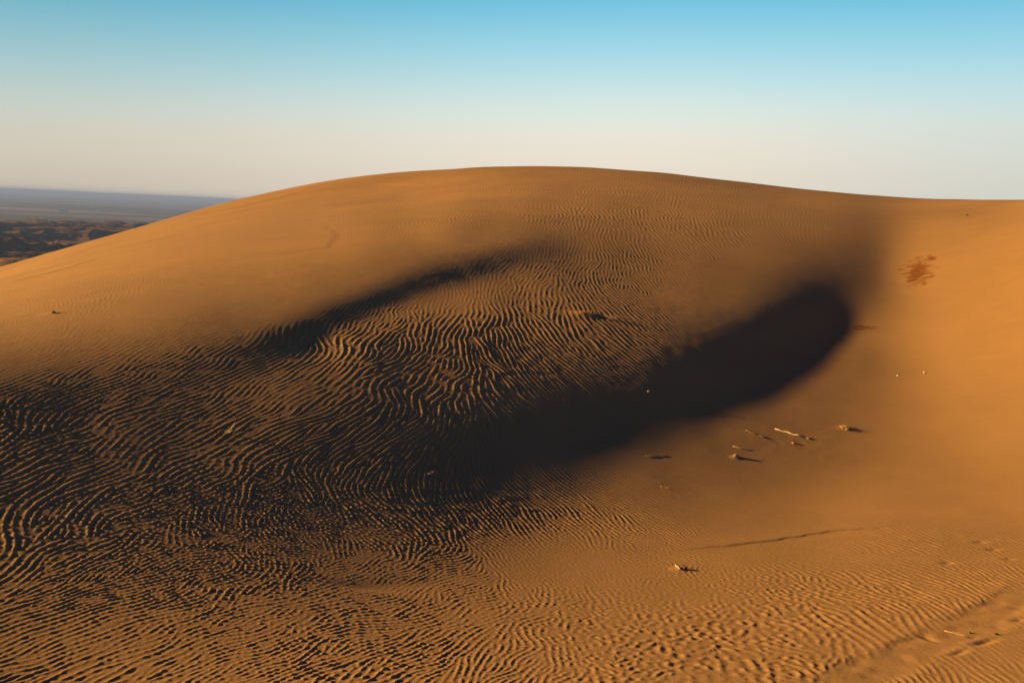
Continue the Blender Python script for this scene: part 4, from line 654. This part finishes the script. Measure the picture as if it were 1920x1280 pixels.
# ------------------------------------------------------------------ haze
bm = bmesh.new()
bmesh.ops.create_cube(bm, size=1.0)
hz = from_bm('haze', bm, None, smooth=False)
H0, H1 = PLAIN_Z-4, 9.0
hz.scale = (124000, 124000, H1-H0); hz.location = (0, 0, (H0+H1)/2)
hm = bpy.data.materials.new('haze_air'); hm.use_nodes = True
nt = hm.node_tree; nt.nodes.clear()
out = nt.nodes.new('ShaderNodeOutputMaterial'); pv = nt.nodes.new('ShaderNodeVolumePrincipled')
pv.inputs['Color'].default_value = (*(.25,.41,1.0), 1); pv.inputs['Density'].default_value = 0.00023; pv.inputs['Anisotropy'].default_value = 0.0
nt.links.new(pv.outputs[0], out.inputs['Volume'])
hz.data.materials.append(hm)
tag(hz, kind='stuff')
hz.display_type = 'WIRE'

# ------------------------------------------------------------------ sky and sun
def lin(c): return tuple(((v/255+.055)/1.055)**2.4 if v > 10 else v/255/12.92 for v in c)
EXPO = 1.42
w = bpy.data.worlds.new('World'); C.world = w; w.use_nodes = True
nt = w.node_tree; bg = nt.nodes['Background']
sky = nt.nodes.new('ShaderNodeTexSky'); sky.sky_type = 'NISHITA'; sky.sun_disc = False
sky.sun_elevation = SUN_EL; sky.sun_rotation = SUN_AZ; sky.air_density = 1.0; sky.dust_density = 1.5; sky.ozone_density = 2.0
tc = nt.nodes.new('ShaderNodeTexCoord'); sep = nt.nodes.new('ShaderNodeSeparateXYZ'); nt.links.new(tc.outputs['Generated'], sep.inputs[0])
# the pale haze layer lies a little higher towards the right, away from the sun
tl = nt.nodes.new('ShaderNodeVectorMath'); tl.operation = 'DOT_PRODUCT'; nt.links.new(tc.outputs['Generated'], tl.inputs[0]); tl.inputs[1].default_value = (-.044, 0, 1)
mx = nt.nodes.new('ShaderNodeMath'); mx.operation = 'MAXIMUM'; mx.inputs[1].default_value = 0; nt.links.new(tl.outputs['Value'], mx.inputs[0])
sq = nt.nodes.new('ShaderNodeMath'); sq.operation = 'SQRT'; nt.links.new(mx.outputs[0], sq.inputs[0])
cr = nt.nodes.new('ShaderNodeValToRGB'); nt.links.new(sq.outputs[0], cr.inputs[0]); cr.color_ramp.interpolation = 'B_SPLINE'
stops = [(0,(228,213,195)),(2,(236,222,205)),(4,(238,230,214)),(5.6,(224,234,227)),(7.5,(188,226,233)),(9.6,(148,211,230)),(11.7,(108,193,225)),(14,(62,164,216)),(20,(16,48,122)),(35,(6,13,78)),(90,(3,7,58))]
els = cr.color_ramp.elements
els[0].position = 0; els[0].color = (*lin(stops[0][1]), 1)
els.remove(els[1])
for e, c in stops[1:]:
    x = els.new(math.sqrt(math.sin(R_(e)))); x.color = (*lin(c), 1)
# tint across the sky: dimmer towards the left, cooler towards the right
az = nt.nodes.new('ShaderNodeMapRange'); nt.links.new(sep.outputs[0], az.inputs[0]); az.inputs[1].default_value = -.5; az.inputs[2].default_value = .5
tint = nt.nodes.new('ShaderNodeValToRGB'); nt.links.new(az.outputs[0], tint.inputs[0]); tint.color_ramp.interpolation = 'EASE'
te = tint.color_ramp.elements; te[0].position = 0; te[0].color = (.76, .76, .745, 1); te[1].position = .6; te[1].color = (1, 1, 1, 1)
e3 = te.new(1.0); e3.color = (.80, .925, .99, 1)
mu = nt.nodes.new('ShaderNodeMix'); mu.data_type = 'RGBA'; mu.blend_type = 'MULTIPLY'; mu.inputs[0].default_value = 1
nt.links.new(cr.outputs[0], mu.inputs[6]); nt.links.new(tint.outputs[0], mu.inputs[7])
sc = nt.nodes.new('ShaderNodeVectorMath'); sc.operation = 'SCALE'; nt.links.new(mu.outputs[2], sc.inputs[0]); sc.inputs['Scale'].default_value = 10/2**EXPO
mm = nt.nodes.new('ShaderNodeMix'); mm.data_type = 'RGBA'; mm.inputs[0].default_value = .02
nt.links.new(sc.outputs[0], mm.inputs[6]); nt.links.new(sky.outputs[0], mm.inputs[7])
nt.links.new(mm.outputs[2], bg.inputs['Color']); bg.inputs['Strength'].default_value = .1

sl = bpy.data.lights.new('sun', 'SUN'); sl.energy = 5.0; sl.angle = R_(2.0); sl.color = (1.0,.585,.17)
so = bpy.data.objects.new('sun', sl); COL.objects.link(so)
d = Vector((math.sin(SUN_AZ)*math.cos(SUN_EL), math.cos(SUN_AZ)*math.cos(SUN_EL), math.sin(SUN_EL)))
so.rotation_euler = d.to_track_quat('Z', 'Y').to_euler(); so.location = d*60

# ------------------------------------------------------------------ camera
cd = bpy.data.cameras.new('camera'); cam = bpy.data.objects.new('camera', cd); COL.objects.link(cam)
cd.sensor_fit = 'HORIZONTAL'; cd.sensor_width = 36; cd.lens = 36*1884/1920; cd.clip_start = .05; cd.clip_end = 200000
roll, pitch = 0.046251225177849735, 0.12740677285975996
fw = Vector((0, math.cos(pitch), -math.sin(pitch))); u0 = Vector((0, math.sin(pitch), math.cos(pitch))); r0 = Vector((1, 0, 0))
rt = r0*math.cos(roll)+u0*math.sin(roll); up = -r0*math.sin(roll)+u0*math.cos(roll)
m = Matrix((rt, up, -fw)).transposed().to_4x4(); m.translation = (0, 0, CAM_H)
cam.matrix_world = m
C.camera = cam

C.view_settings.view_transform = 'Standard'; C.view_settings.look = 'None'
C.view_settings.exposure = EXPO; C.view_settings.gamma = 1
C.cycles.max_bounces = 6; C.cycles.diffuse_bounces = 3; C.cycles.volume_bounces = 0
C.cycles.use_denoising = True
print('built', round(time.time()-T0, 1))
